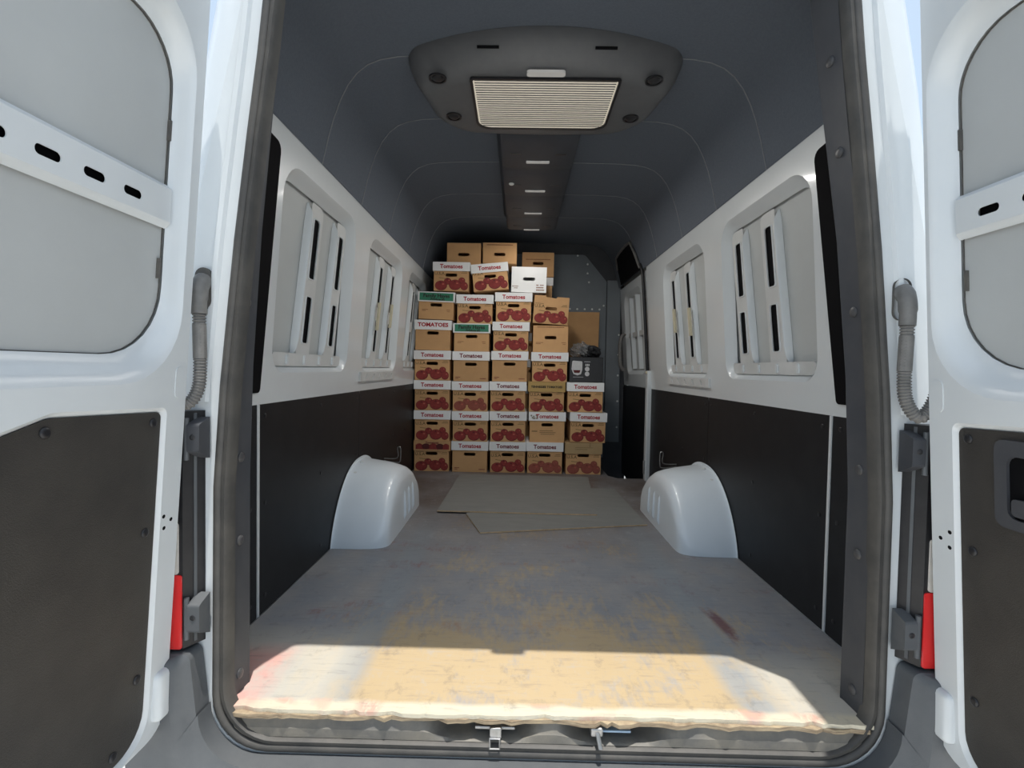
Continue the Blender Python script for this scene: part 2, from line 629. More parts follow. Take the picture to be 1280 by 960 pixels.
def window_blank(wall, fn, y0, y1, pads=False):
    """pressed steel blank: back skin, two slotted ribs and a flange along the bottom"""
    L = y1 - y0
    bm = bmesh.new()
    plate(bm, [(y0 - 0.01, Z0 - 0.04), (y1 + 0.01, Z0 - 0.04), (y1 + 0.01, Z1 + 0.04), (y0 - 0.01, Z1 + 0.04)], [], 0.056, 0.060, fn)
    blank = finish('window_blank', bm, 'skin_grey', wall)
    for k, fr in enumerate((0.33, 0.70)):
        yb = y0 + L * fr
        # slotted plate beside the rib
        bm = bmesh.new()
        out = rpoly([(yb + 0.01, Z0 + 0.03, 0.01), (yb + 0.135, Z0 + 0.03, 0.02), (yb + 0.185, Z1 - 0.03, 0.03), (yb + 0.07, Z1 - 0.03, 0.01)], 4)
        s1 = rpoly([(yb + 0.076, 1.21, 0.010), (yb + 0.130, 1.21, 0.010), (yb + 0.148, 1.455, 0.010), (yb + 0.094, 1.455, 0.010)], 3)
        s2 = rpoly([(yb + 0.058, 0.945, 0.010), (yb + 0.110, 0.945, 0.010), (yb + 0.124, 1.135, 0.010), (yb + 0.072, 1.135, 0.010)], 3)
        plate(bm, out, [s1, s2], 0.036, 0.038, fn)
        rib = finish('slotted_rib', bm, 'white_primer', wall)
        # black plate standing in for the shade behind the slots
        bm = bmesh.new()
        plate(bm, [(yb + 0.03, 0.92), (yb + 0.13, 0.92), (yb + 0.170, 1.48), (yb + 0.06, 1.48)], [], 0.0415, 0.044, fn)
        finish('slot_shade', bm, 'void_black', rib)
        # raised rims around the slots
        for sl in (s1, s2):
            bm = bmesh.new()
            cx = sum(p[0] for p in sl) / len(sl)
            cy = sum(p[1] for p in sl) / len(sl)
            big = [(cx + (p[0] - cx) * 1.22, cy + (p[1] - cy) * 1.035) for p in sl]
            plate(bm, big, [sl], 0.0325, 0.0375, fn)
            finish('slot_rim', bm, 'white_paint', rib)
        # bright raised stiffener with tapered ends
        bm = bmesh.new()
        rows = []
        for t in [i / 16 for i in range(17)]:
            z = Z0 + 0.035 + t * (Z1 - Z0 - 0.07)
            c = yb + 0.005 + 0.06 * t
            e = min(1.0, min(t, 1 - t) / 0.08)
            hw = 0.002 + 0.006 * e
            w = 0.050 - 0.024 * e
            rows.append([fn(c - hw - 0.004, z, 0.055), fn(c - hw, z, w + 0.006), fn(c - hw * 0.5, z, w), fn(c + hw * 0.5, z, w), fn(c + hw, z, w + 0.006), fn(c + hw + 0.004, z, 0.055)])
        grid(bm, rows)
        finish('stiffener', bm, 'white_paint', wall, smooth=40)
        if pads:
            bm = bmesh.new()
            t0, t1 = (0.30, 0.56) if k == 0 else (0.36, 0.60)
            q = [(yb + 0.005 + 0.06 * t0 - 0.016, Z0 + 0.035 + t0 * 0.63), (yb + 0.005 + 0.06 * t0 + 0.012, Z0 + 0.035 + t0 * 0.63),
                 (yb + 0.005 + 0.06 * t1 + 0.012, Z0 + 0.035 + t1 * 0.63), (yb + 0.005 + 0.06 * t1 - 0.016, Z0 + 0.035 + t1 * 0.63)]
            plate(bm, q, [], 0.000, 0.012, fn)
            o = finish('foam_pad', bm, 'foam_tape', wall)
            o['label'] = 'cream foam pad stuck on the stiffener'
    # bottom flange with tabs
    bm = bmesh.new()
    plate(bm, rpoly([(y0 + 0.045, Z0 + 0.005, 0.03), (y1 - 0.045, Z0 + 0.005, 0.03), (y1 - 0.045, Z0 + 0.055, 0.01), (y0 + 0.045, Z0 + 0.055, 0.01)], 4), [], 0.020, 0.050, fn)
    fl = finish('bottom_flange', bm, 'white_primer', wall)
    for k in range(4):
        yc = y0 + L * (0.2 + 0.2 * k)
        bm = bmesh.new()
        plate(bm, rrect(yc - 0.006, Z0 + 0.012, yc + 0.006, Z0 + 0.048, 0.004, 2), [], 0.012, 0.0205, fn)
        finish('tab', bm, 'white_paint', fl)


def build_wall(s):
    fn = wall_fn(s)
    yend = 4.88 if s < 0 else 3.84
    holes = []
    bm = bmesh.new()
    lo = []
    for y0, y1 in RECESSES[s]:
        la, lb = recess_loops(y0, y1)
        holes.append(la)
        lo.append((la, lb))
    out = [(1.42, 0.70), (yend, 0.70), (yend, 1.675), (1.42, 1.675)]
    plate(bm, out, holes, 0.0, 0.003, fn)
    for la, lb in lo:
        flank(bm, la, 0.0, lb, 0.045, fn)
    nm = 'wall_left' if s < 0 else 'wall_right'
    wall = finish(nm, bm, 'white_paint', smooth=35)
    tag(wall, 'white steel side wall on the %s with pressed window blanks above black lining' % ('left' if s < 0 else 'right'), 'wall', kind='structure')
    for i, (y0, y1) in enumerate(RECESSES[s]):
        window_blank(wall, fn, y0, y1, pads=(i == 1))
    # ledge plates with angled notches under the second blank
    y0 = RECESSES[s][1][0]
    bm = bmesh.new()
    hs = []
    for k in range(5):
        c = y0 + 0.06 + k * 0.13
        hs.append([(c, 0.782), (c + 0.022, 0.782), (c + 0.05, 0.812), (c + 0.028, 0.812)])
    plate(bm, [(y0 - 0.02, 0.772), (y0 + 0.70, 0.772), (y0 + 0.70, 0.822), (y0 - 0.02, 0.822)], hs, -0.012, 0.0, fn)
    finish('notched_ledge', bm, 'white_primer', wall)
    # lower steel skin behind the lining
    bm = bmesh.new()
    plate(bm, [(1.30, -0.05), (yend, -0.05), (yend, 0.72), (1.30, 0.72)], [], 0.008, 0.012, flat_fn(s, 0.945))
    finish('lower_skin', bm, 'white_paint', wall)
    # black lining boards
    j2 = 2.68
    spans = [(1.33, 1.626), (1.640, j2), (j2 + 0.004, yend if s > 0 else 4.87)]
    for k, (a, b) in enumerate(spans):
        bm = bmesh.new()
        plate(bm, rrect(a, 0.002, b, 0.722, 0.004, 2), [], 0.0, 0.007, flat_fn(s, 0.945))
        lp = finish('lining_board', bm, 'lining_black', wall)
        n = max(2, int((b - a) / 0.36))
        for q in range(n + 1):
            for zz in (0.06, 0.38, 0.68):
                yq = a + 0.04 + (b - a - 0.08) * q / n
                if 2.24 < yq < 3.16 and zz < 0.36:
                    continue
                bm = bmesh.new()
                dome(bm, (s * 0.945, yq, zz), (-s, 0, 0), 0.008, 0.003, 8)
                finish('screw', bm, 'black_plastic', lp)
    bm = bmesh.new()
    plate(bm, rrect(1.6275, 0.004, 1.6385, 0.72, 0.002, 2), [], -0.003, 0.005, flat_fn(s, 0.945))
    finish('joint_strip', bm, 'white_paint', wall)['label'] = 'thin white joint strip'
    # black cover panel beside the rear pillar
    bm = bmesh.new()
    t = 1.655 if s < 0 else 1.675
    b_ = 1.628 if s < 0 else 1.60
    plate(bm, rpoly([(1.40, 0.76), (b_, 0.76, 0.015), (t, 1.585, 0.03), (1.40, 1.60)], 4), [], -0.006, 0.0, fn)
    o = finish('pillar_cover', bm, 'void_black', wall)
    o['label'] = 'black cover panel beside the rear pillar'
    # outer steel skin
    bm = bmesh.new()
    plate(bm, [(1.49, -0.32), (5.0, -0.32), (5.0, 0.75), (5.0, 1.70), (1.49, 1.70), (1.49, 0.75)], [], 0.0, 0.004,
          lambda y, z, w: (s * (0.998 - (0.055 * max(0.0, z - 0.75)) + w), y, z))
    finish('outer_skin', bm, 'white_paint', wall)
    return wall


wall_left = build_wall(-1)
wall_right = build_wall(1)

# ---- ceiling: dark felt headliner, its seams, and the steel roof above it
HALF = [(0.878, 1.655), (0.868, 1.70), (0.852, 1.77), (0.832, 1.84), (0.808, 1.905), (0.778, 1.965), (0.742, 2.012), (0.700, 2.045), (0.650, 2.065), (0.58, 2.077), (0.45, 2.083), (0.25, 2.085)]
SEC = [(-x, z) for x, z in HALF] + [(0, 2.086)] + [(x, z) for x, z in reversed(HALF)]
bm = bmesh.new()
ys = [1.285, 1.6, 1.986, 2.478, 2.99, 3.526, 4.05, 4.88]
grid(bm, [[(x, y, z) for x, z in SEC] for y in ys])
ceiling = finish('ceiling', bm, 'headliner', smooth=60)
tag(ceiling, 'dark slate felt headliner over the cargo bay', 'ceiling', kind='structure')
for y in (1.986, 2.478, 2.99, 3.526, 4.05):
    bm = bmesh.new()
    tube(bm, [(x * 0.9985, y, z - 0.0012) for x, z in SEC], 0.0021, 6)
    finish('seam', bm, 'headliner_seam', ceiling, smooth=60)
bm = bmesh.new()
R2 = [(x * 1.07 + (0.0), z + 0.04) for x, z in HALF]
SEC2 = [(-1.0, 0.9 * 1.62)] + [(-x, z) for x, z in R2] + [(x, z) for x, z in reversed(R2)] + [(1.0, 0.9 * 1.62)]
grid(bm, [[(x, y, z) for x, z in SEC2] for y in (1.49, 3.0, 5.0)])
finish('roof_skin', bm, 'white_paint', ceiling, smooth=60)
for s in (-1, 1):    # edge rail where headliner meets wall
    bm = bmesh.new()
    tube(bm, [(s * 0.882, 1.42, 1.662), (s * 0.882, 4.88 if s < 0 else 3.86, 1.662)], 0.007, 8)
    finish('edge_piping', bm, 'headliner', ceiling, smooth=60)

# ---- bulkhead at the front
bm = bmesh.new()
box(bm, (-0.99, 4.93, -0.3), (0.99, 4.95, 2.12))  # dark backing sheet added behind the bulkhead to stop daylight leaking in
wall_front = finish('wall_front', bm, 'trim_plastic')
tag(wall_front, 'grey painted steel bulkhead closing the front of the cargo bay', 'wall', kind='structure')
bfn = lambda x, z, w: (x * 1.03, Y_BACK - w, z * 1.012)
bm = bmesh.new()
plate(bm, rpoly([(-0.93, 0.0), (0.74, 0.0), (0.74, 1.70, 0.01), (0.53, 1.955, 0.05), (-0.53, 1.955, 0.05), (-0.86, 1.70)], 4), [], 0.0, 0.01, bfn)
finish('bulkhead_panel', bm, 'bulkhead_grey', wall_front)
bm = bmesh.new()
plate(bm, rpoly([(-0.88, 0.06), (0.70, 0.06), (0.70, 1.56, 0.04), (0.50, 1.80, 0.04), (-0.50, 1.80, 0.04), (-0.82, 1.60)], 4), [], 0.010, 0.022, bfn)
finish('raised_panel', bm, 'bulkhead_grey', wall_front)
bm = bmesh.new()
plate(bm, rpoly([(-0.60, 1.845), (0.52, 1.845, 0.01), (0.47, 1.915, 0.02), (-0.52, 1.915)], 4), [], 0.010, 0.018, bfn)
finish('raised_panel', bm, 'bulkhead_grey', wall_front)
bm = bmesh.new()
plate(bm, rpoly([(0.745, 0.155), (0.885, 0.155), (0.868, 1.71), (0.745, 1.71)], 3), [], 0.005, 0.03, bfn)
side_strip = finish('side_strip', bm, 'bulkhead_grey', wall_front)
riv = [(0.46, 1.965 - 0.02, 0.014), (0.555, 1.865, 0.014), (0.555, 1.775, 0.025), (0.57, 1.69, 0.025), (0.715, 1.47, 0.014)]
for k in range(5):
    riv.append((0.395 + 0.07 * k, 1.432, 0.024))
for zz in (1.19, 1.0, 0.80, 0.55, 0.30):
    riv.append((0.862, zz, 0.031))
for x, z, w in riv:
    bm = bmesh.new()
    dome(bm, (x * 1.03, Y_BACK - w, z * 1.012), (0, -1, 0), 0.010, 0.006, 8)
    finish('rivet', bm, 'rivet_white', wall_front)

# ---- sliding side door on the right
sd = empty('door_3', (0, 0, 0))
tag(sd, 'white sliding side door with black lining at the front right', 'door', kind='structure')
fn = wall_fn(1)
la = rpoly([(4.06, Z0 - 0.02, 0.09), (4.72, Z0 - 0.02, 0.09), (4.72, Z1 + 0.02, 0.11), (4.06, Z1 + 0.02, 0.13)], 7)
lb = rpoly([(4.09, Z0 + 0.02, 0.05), (4.69, Z0 + 0.02, 0.05), (4.69, Z1 - 0.02, 0.07), (4.09, Z1 - 0.02, 0.10)], 7)
bm = bmesh.new()
plate(bm, [(3.90, 0.72), (4.88, 0.72), (4.88, 1.64), (3.90, 1.64)], [la], 0.012, 0.015, fn)
flank(bm, la, 0.012, lb, 0.05, fn)
finish('door_panel', bm, 'white_paint', sd, smooth=35)
bm = bmesh.new()
plate(bm, [(4.05, Z0 - 0.03), (4.73, Z0 - 0.03), (4.73, Z1 + 0.03), (4.05, Z1 + 0.03)], [], 0.056, 0.06, fn)
finish('window_blank', bm, 'skin_grey', sd)
for yb in (4.26, 4.50):
    bm = bmesh.new()
    plate(bm, [(yb, Z0 + 0.03), (yb + 0.03, Z0 + 0.03), (yb + 0.06, Z1 - 0.03), (yb + 0.03, Z1 - 0.03)], [], 0.018, 0.055, fn)
    finish('stiffener', bm, 'white_paint', sd)
bm = bmesh.new()
plate(bm, [(4.12, 1.16), (4.66, 1.16), (4.66, 1.20), (4.12, 1.20)], [], 0.03, 0.055, fn)
finish('cross_rail', bm, 'white_primer', sd)
bm = bmesh.new()
plate(bm, rrect(3.92, -0.15, 4.88, 0.715, 0.03, 3), [], 0.005, 0.02, flat_fn(1, 0.945))
finish('lining_board', bm, 'lining_black', sd)


def hx(z):      # x of the headliner at height z
    return interp([(zz, xx_) for xx_, zz in HALF], z)


up_fn = lambda y, z, w: (hx(z) + w, y, z)
bm = bmesh.new()
plate(bm, rpoly([(3.95, 1.66), (4.30, 1.66), (4.70, 1.66), (4.70, 1.80), (4.62, 1.90), (4.30, 1.905), (4.06, 1.905)], 3), [], -0.012, -0.006, up_fn)
finish('upper_cover', bm, 'void_black', sd)
bm = bmesh.new()
tube(bm, [(hx(z) - 0.014, y, z) for y, z in ((3.96, 1.67), (4.02, 1.80), (4.06, 1.895), (4.20, 1.905), (4.45, 1.903), (4.62, 1.89), (4.70, 1.80))], 0.011, 8)
finish('upper_edge', bm, 'conduit_grey', sd, smooth=60)
bm = bmesh.new()
tube(bm, smooth_path([(0.948, 3.905, 0.0), (0.944, 3.905, 0.6), (0.925, 3.905, 0.9), (0.895, 3.91, 1.35), (0.875, 3.925, 1.62), (0.862, 3.955, 1.70)], 5), 0.013, 8)
finish('door_seal', bm, 'black_plastic', sd, smooth=60)
# grab handle on the door
bm = bmesh.new()
tube(bm, smooth_path([(0.90, 4.62, 0.86), (0.865, 4.62, 0.90), (0.855, 4.62, 1.05), (0.865, 4.62, 1.16), (0.895, 4.62, 1.20)], 5), 0.018, 8)
finish('grab_handle', bm, 'conduit_grey', sd, smooth=60)
bm = bmesh.new()
box(bm, (0.912, 3.835, 0.0), (0.962, 3.895, 0.86), 0.008)
post = finish('trim_1', bm, 'white_paint')
tag(post, 'white door post between right wall and sliding door', 'post', kind='structure')
bm = bmesh.new()
dome(bm, (0.912, 3.865, 0.845), (-1, 0, 0), 0.012, 0.008)
finish('striker_bolt', bm, 'foam_tape', post)
bm = bmesh.new()
tube(bm, [(0.905, 3.85, 0.06), (0.905, 3.85, 0.16)], 0.008, 8)
finish('striker_rod', bm, 'metal_grey', post)

# ---- rear frame around the opening
SO = [(-0.2, 0.826), (0.55, 0.822), (0.80, 0.806), (1.15, 0.772), (1.40, 0.742), (1.60, 0.716), (1.75, 0.700), (1.88, 0.690)]
Z_BOT, Z_TOP = -0.105, 1.88


def opening(inset=0.0, zb=Z_BOT, zt=Z_TOP, rb=0.13, rt=0.07):
    right = [(interp(SO, z) - inset, z, 0) for z in (0.10, 0.35, 0.55, 0.8, 1.0, 1.15, 1.4, 1.6, 1.75)]
    pts = [(-interp(SO, zb) + inset, zb + inset, rb), (interp(SO, zb) - inset, zb + inset, rb)] + right + [(interp(SO, zt) - inset, zt - inset, rt), (-interp(SO, zt) + inset, zt - inset, rt)] + [(-x, z, 0) for x, z, _ in reversed(right)]
    return rpoly(pts, 8)


rear_fn = lambda x, z, w: (x, 1.20 + w, z)
BOD = [(-0.16, 0.965, 0.965), (0.10, 1.0, 1.0), (0.72, 1.0, 1.0), (0.80, 0.955, 0.998), (1.00, 0.915, 0.988), (1.30, 0.852, 0.972), (1.55, 0.795, 0.958), (1.72, 0.758, 0.930), (1.88, 0.735, 0.895), (1.98, 0.715, 0.862), (2.06, 0.67, 0.81), (2.115, 0.56, 0.68)]
body_a = [(a, z) for z, a, b in BOD] + [(-a, z) for z, a, b in reversed(BOD)]
body_b = [(b, z) for z, a, b in BOD] + [(-b, z) for z, a, b in reversed(BOD)]
bm = bmesh.new()
hole = opening(-0.004)
plate(bm, body_a, [hole], 0.0, 0.05, rear_fn)
prevl = body_a
for k in range(1, 6):       # rounded rear corner of the body shell
    t = k / 5
    e = math.sin(t * PI / 2)
    cur = [(p[0] + (q[0] - p[0]) * e, p[1]) for p, q in zip(body_a, body_b)]
    flank(bm, prevl, 0.30 * (1 - math.cos((t - 0.2) * PI / 2)), cur, 0.30 * (1 - math.cos(t * PI / 2)), rear_fn, steps=1)
    prevl = cur
bmesh.ops.remove_doubles(bm, verts=bm.verts, dist=0.0003)
frame = finish('trim_2', bm, 'white_paint', smooth=35)
tag(frame, 'white steel body frame around the rear door opening', 'frame', kind='structure')
# pressed channel ridge beside the seal
for s in (-1, 1):
    bm = bmesh.new()
    rows = []
    for z in [0.76 + 0.11 * k for k in range(11)]:
        x0 = interp(SO, z) + 0.034
        rows.append([(s * (x0 - 0.006), 1.2005, z), (s * x0, 1.192, z), (s * (x0 + 0.012), 1.192, z), (s * (x0 + 0.018), 1.2005, z)])
    grid(bm, rows)
    finish('channel_ridge', bm, 'white_paint', frame, smooth=30)
bm = bmesh.new()
box(bm, (-0.055, 1.165, 1.865), (0.045, 1.205, 1.91), 0.008)
finish('latch_striker', bm, 'black_plastic', frame)

# rubber weather seal
seal = empty('weather_seal', (0, 1.2, -0.1))
tag(seal, 'dusty black rubber weather seal running around the rear opening', 'seal')
path = opening(0.008)
bm = bmesh.new()
tube(bm, [(x, 0.0, z + 0.1) for x, z in path], 0.011, 10, closed=True)
finish('seal_bulb', bm, 'rubber', seal, smooth=60)
path = opening(0.025)
bm = bmesh.new()
prof = [(0.010, 0.005), (0.007, -0.006), (-0.003, -0.009), (-0.009, 0.0), (-0.009, 0.03)]
rows = []
N = len(path)
for i in range(N):
    a = Vector(path[i - 1])
    b = Vector(path[(i + 1) % N])
    t = (b - a).normalized()
    nrm = Vector((t.y, -t.x))      # outwards
    rows.append([(path[i][0] + nrm.x * p, q, path[i][1] + nrm.y * p + 0.1) for p, q in prof])
grid(bm, rows, closed_u=True)
finish('seal_lip', bm, 'rubber', seal, smooth=50)

# plastic trims on the rear pillars
TI = {-1: [(-0.1, 0.790), (0.55, 0.790), (0.85, 0.782), (1.2, 0.760), (1.65, 0.718), (1.9, 0.690)],
      1: [(-0.1, 0.785), (0.55, 0.785), (0.85, 0.768), (1.2, 0.732), (1.65, 0.664), (1.9, 0.628)]}
for s in (-1, 1):
    zs = [0.0, 0.15, 0.35, 0.55, 0.70, 0.85, 1.0, 1.2, 1.4, 1.55, 1.7, 1.85, 1.95]
    bm = bmesh.new()
    rows = []
    for z in zs:
        a = interp(SO, z) - 0.036
        b = interp(TI[s], z)
        rows.append([(s * (interp(SO, z) + 0.002), 1.252, z), (s * max(a, b + 0.004), 1.222, z), (s * (b + 0.002), 1.292, z), (s * b, 1.300, z), (s * (b + 0.004), 1.307, z), (s * 0.93 if z < 1.6 else s * (hx(z) - 0.01 if z > 1.66 else 0.87), 1.46 if z < 1.6 else 1.42, z)])
    grid(bm, rows)
    pt = finish('trim_3' if s < 0 else 'trim_4', bm, 'trim_dusty' if False else 'trim_plastic', smooth=35)
    tag(pt, 'dark plastic pillar trim with button fasteners on the %s of the rear opening' % ('left' if s < 0 else 'right'), 'pillar trim', kind='structure')
    for z in (0.05, 0.40, 0.615, 1.012, 1.405, 1.625):
        a = max(interp(SO, z) - 0.036, interp(TI[s], z) + 0.004)
        b = interp(TI[s], z) + 0.002
        c = ((a + b) / 2, 1.257, z)
        d = Vector((b - a, 0.07, 0))
        nrm = Vector((-d.y, d.x, 0)).normalized()
        if nrm.y > 0:
            nrm = -nrm
        bm = bmesh.new()
        dome(bm, (s * c[0], c[1], z), (s * nrm.x, nrm.y, 0), 0.013, 0.006, 12)
        finish('button_fastener', bm, 'bolt_plastic', pt, smooth=50)

# sill trim with two latch recesses
sill = empty('trim_5', (0, 0, 0))
tag(sill, 'dusty dark plastic sill trim below the plywood edge with two latch recesses', 'sill', kind='structure')


def recess(x):
    r = 0.0
    for c, h, sl in ((-0.155, 0.075, 0.075), (0.175, 0.065, 0.085)):
        d = abs(x - c)
        r = max(r, 1.0 if d < h else max(0.0, 1 - (d - h) / sl))
    return r


bm = bmesh.new()
rows = []
NX = 120
for i in range(NX + 1):
    x = -0.79 + 1.58 * i / NX
    k = recess(x)
    k = k * k * (3 - 2 * k)
    zt = -0.021 - 0.034 * k
    rows.append([(x, 1.285, zt), (x, 1.214 + 0.045 * k, zt), (x, 1.208 + 0.043 * k, zt - 0.004), (x, 1.202 + 0.024 * k, -0.044 - 0.020 * k), (x, 1.199 + 0.006 * k, -0.048 - 0.018 * k), (x, 1.199, -0.070), (x, 1.214, -0.076)])
grid(bm, rows)
finish('sill_cover', bm, 'sill_plastic', sill, smooth=35)
bm = bmesh.new()
box(bm, (-0.175, 1.215, -0.050), (-0.075, 1.262, -0.042), 0.002)
box(bm, (-0.137, 1.192, -0.056), (-0.108, 1.222, -0.030), 0.003)
tube(bm, [(-0.136, 1.190, -0.054), (-0.136, 1.186, -0.076), (-0.112, 1.186, -0.076), (-0.112, 1.190, -0.054)], 0.003, 6, closed=True)
finish('latch_catch', bm, 'metal_grey', sill)
bm = bmesh.new()
box(bm, (0.135, 1.215, -0.050), (0.215, 1.265, -0.044), 0.002)
finish('latch_plate', bm, 'metal_blue', sill)
bm = bmesh.new()
box(bm, (0.112, 1.195, -0.048), (0.142, 1.232, -0.026), 0.004)
tube(bm, [(0.128, 1.198, -0.036), (0.134, 1.180, -0.066)], 0.006, 8)
finish('latch_catch', bm, 'metal_grey', sill)

# ---- rear bumper
bm = bmesh.new()
out = rpoly([(-0.985, -0.45, 0.05), (0.985, -0.45, 0.05), (0.995, 0.16, 0.02), (0.850, 0.165, 0.02), (0.830, -0.02, 0.0), (0.830, -0.110, 0.128), (-0.830, -0.110, 0.128), (-0.830, -0.02, 0.0), (-0.850, 0.165, 0.02), (-0.995, 0.16, 0.02)], 8)
big = rpoly([(-0.975, -0.44, 0.05), (0.975, -0.44, 0.05), (0.985, 0.15, 0.02), (0.885, 0.155, 0.03), (0.87, -0.03, 0.0), (0.86, -0.165, 0.135), (-0.86, -0.165, 0.135), (-0.87, -0.03, 0.0), (-0.885, 0.155, 0.03), (-0.985, 0.15, 0.02)], 8)
flank(bm, out, 0.0, out, 0.05, lambda x, z, w: (x, 1.195 - w, z), steps=2)
flank(bm, out, 0.0, big, 0.03, lambda x, z, w: (x, 1.145 - w, z), steps=4)
plate(bm, big, [], 0.0, 0.0, lambda x, z, w: (x, 1.115 - w, z))
bumper = finish('rear_bumper', bm, 'bumper_grey', smooth=40)
tag(bumper, 'grey plastic rear bumper below the door opening', 'bumper')
for x in (-0.80, 0.80):
    bm = bmesh.new()
    box(bm, (x - 0.0012, 1.1135, -0.44), (x + 0.0012, 1.1155, -0.19))
    finish('panel_joint', bm, 'void_black', bumper)
for s in (-1, 1):
    bm = bmesh.new()
    box(bm, (s * 0.878, 1.085, 0.035), (s * 0.975, 1.135, 0.150), 0.014, 3)
    cap = finish('corner_reflector_cap', bm, 'white_paint', bumper, smooth=40)
    bm = bmesh.new()
    plate(bm, rrect(s * 0.925 - 0.022, 0.06, s * 0.925 + 0.022, 0.125, 0.01, 3), [], 0, 0.004, lambda x, z, w: (x, 1.086 - w, z))
    finish('reflector', bm, 'white_plastic', cap)

# ================================================================ REAR DOORS
H_Y = 1.146


def door_fn(s):
    return lambda u, z, w: (s * (0.845 - 0.065 * (z - 0.85) + w), H_Y - u, z)


def build_door(s, slot0):
    fn = door_fn(s)
    side = 'left' if s < 0 else 'right'
    root = empty('door_1' if s < 0 else 'door_2')
    tag(root, 'open white rear cargo door on the %s with black lower lining' % side, 'door', kind='structure')
    out = rpoly([(0.0, -0.012, 0.07), (0.775, -0.012, 0.07), (0.775, 1.87, 0.10), (0.0, 1.87, 0.10)], 6)
    rin = rpoly([(0.012, 0.0, 0.06), (0.763, 0.0, 0.06), (0.763, 1.858, 0.09), (0.012, 1.858, 0.09)], 6)
    fe = 0.040 if s < 0 else 0.022
    wa = rpoly([(fe, 0.810, 0.16), (0.74, 0.810, 0.16), (0.74, 1.605, 0.13), (fe, 1.605, 0.13)], 8)
    wb = rpoly([(0.056, 0.868, 0.15), (0.715, 0.868, 0.15), (0.715, 1.555, 0.11), (0.056, 1.555, 0.11)], 8)
    pa = rpoly([(0.070, 0.005, 0.07), (0.705, 0.005, 0.07), (0.705, 0.735, 0.02), (0.42, 0.745, 0.05), (0.34, 0.768, 0.05), (0.070, 0.756, 0.018)], 6)
    pb = rpoly([(0.080, 0.015, 0.07), (0.695, 0.015, 0.07), (0.695, 0.725, 0.02), (0.42, 0.735, 0.05), (0.34, 0.758, 0.05), (0.080, 0.746, 0.014)], 6)
    bm = bmesh.new()
    plate(bm, rin, [wa, pa], 0.0, 0.003, fn)
    flank(bm, wa, 0.0, wb, 0.040, fn, steps=5)
    flank(bm, pa, 0.0, pb, 0.010, fn, steps=2)
    flank(bm, rin, 0.0, out, 0.012, fn, steps=3)
    flank(bm, out, 0.012, out, 0.060, fn, steps=1)
    finish('door_frame', bm, 'white_paint', root, smooth=40)
    bm = bmesh.new()
    plate(bm, out, [], 0.060, 0.066, fn)
    plate(bm, rrect(0.03, 0.83, 0.74, 1.60, 0.1), [], 0.046, 0.050, fn)
    finish('outer_skin', bm, 'skin_grey', root)
    bm = bmesh.new()
    plate(bm, pb, [], 0.006, 0.012, fn)
    lin = finish('lower_lining', bm, 'door_lining', root)
    # cross rail with slots
    slots = [rrect(u, 1.181, u + 0.046, 1.198, 0.008, 4) for u in [slot0 + 0.0885 * k for k in range(6)]]
    bm = bmesh.new()
    ra = rpoly([(0.052, 1.148, 0.0), (0.718, 1.148, 0.0), (0.718, 1.242, 0.0), (0.052, 1.242, 0.0)])
    rb = rpoly([(0.060, 1.160, 0.0), (0.712, 1.160, 0.0), (0.712, 1.230, 0.0), (0.060, 1.230, 0.0)])
    plate(bm, rb, slots, 0.026, 0.028, fn)
    flank(bm, ra, 0.040, rb, 0.026, fn, steps=4)
    rail = finish('cross_rail', bm, 'white_paint', root, smooth=40)
    bm = bmesh.new()
    plate(bm, rrect(0.10, 1.165, 0.70, 1.225, 0.002, 2), [], 0.041, 0.044, fn)  # black strip in place of the shade inside the rail
    finish('rail_shade', bm, 'void_black', rail)
    # dark ring put in for the shade of the gap between frame and blank
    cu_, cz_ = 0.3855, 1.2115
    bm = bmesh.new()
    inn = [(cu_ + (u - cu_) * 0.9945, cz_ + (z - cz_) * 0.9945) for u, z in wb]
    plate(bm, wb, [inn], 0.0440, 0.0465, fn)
    finish('gap_shade_line', bm, 'trim_dusty', root)
    # gap clips along the blank edge
    for u, z, du in ((0.056, 1.36, 0.003), (0.064, 1.06, 0.003)):
        bm = bmesh.new()
        plate(bm, rrect(u - 0.001, z - 0.022, u + 0.0035, z + 0.022, 0.001, 2), [], 0.038, 0.0455, fn)
        finish('edge_gap', bm, 'trim_dusty', root)
    # fasteners of the lining
    for u, z in ((0.345, 0.735), (0.103, 0.725), (0.108, 0.490), (0.105, 0.168), (0.16, 0.04), (0.62, 0.70), (0.66, 0.49), (0.66, 0.168), (0.58, 0.04)):
        bm = bmesh.new()
        c = Vector(fn(u, z, 0.006))
        dome(bm, c, (-s, 0, 0), 0.010, 0.005, 10)
        finish('screw', bm, 'black_plastic', lin, smooth=50)
    # three drilled holes in the frame
    for u, z in (((0.076, 0.512), (0.052, 0.499), (0.073, 0.485)) if s < 0 else ((0.035, 0.495), (0.059, 0.515), (0.058, 0.481))):
        bm = bmesh.new()
        dome(bm, fn(u - (0.016 if s < 0 else 0), z, 0.0005), (-s, 0, 0), 0.0055, 0.0008, 10)
        finish('drilled_hole', bm, 'void_black', root)
    # shallow pressed pad on the frame below the blank
    bm = bmesh.new()
    plate(bm, rrect(0.014, 0.775, 0.05, 0.845, 0.012, 4), [], -0.0015, 0.001, fn)
    finish('pressed_pad', bm, 'white_paint', root)
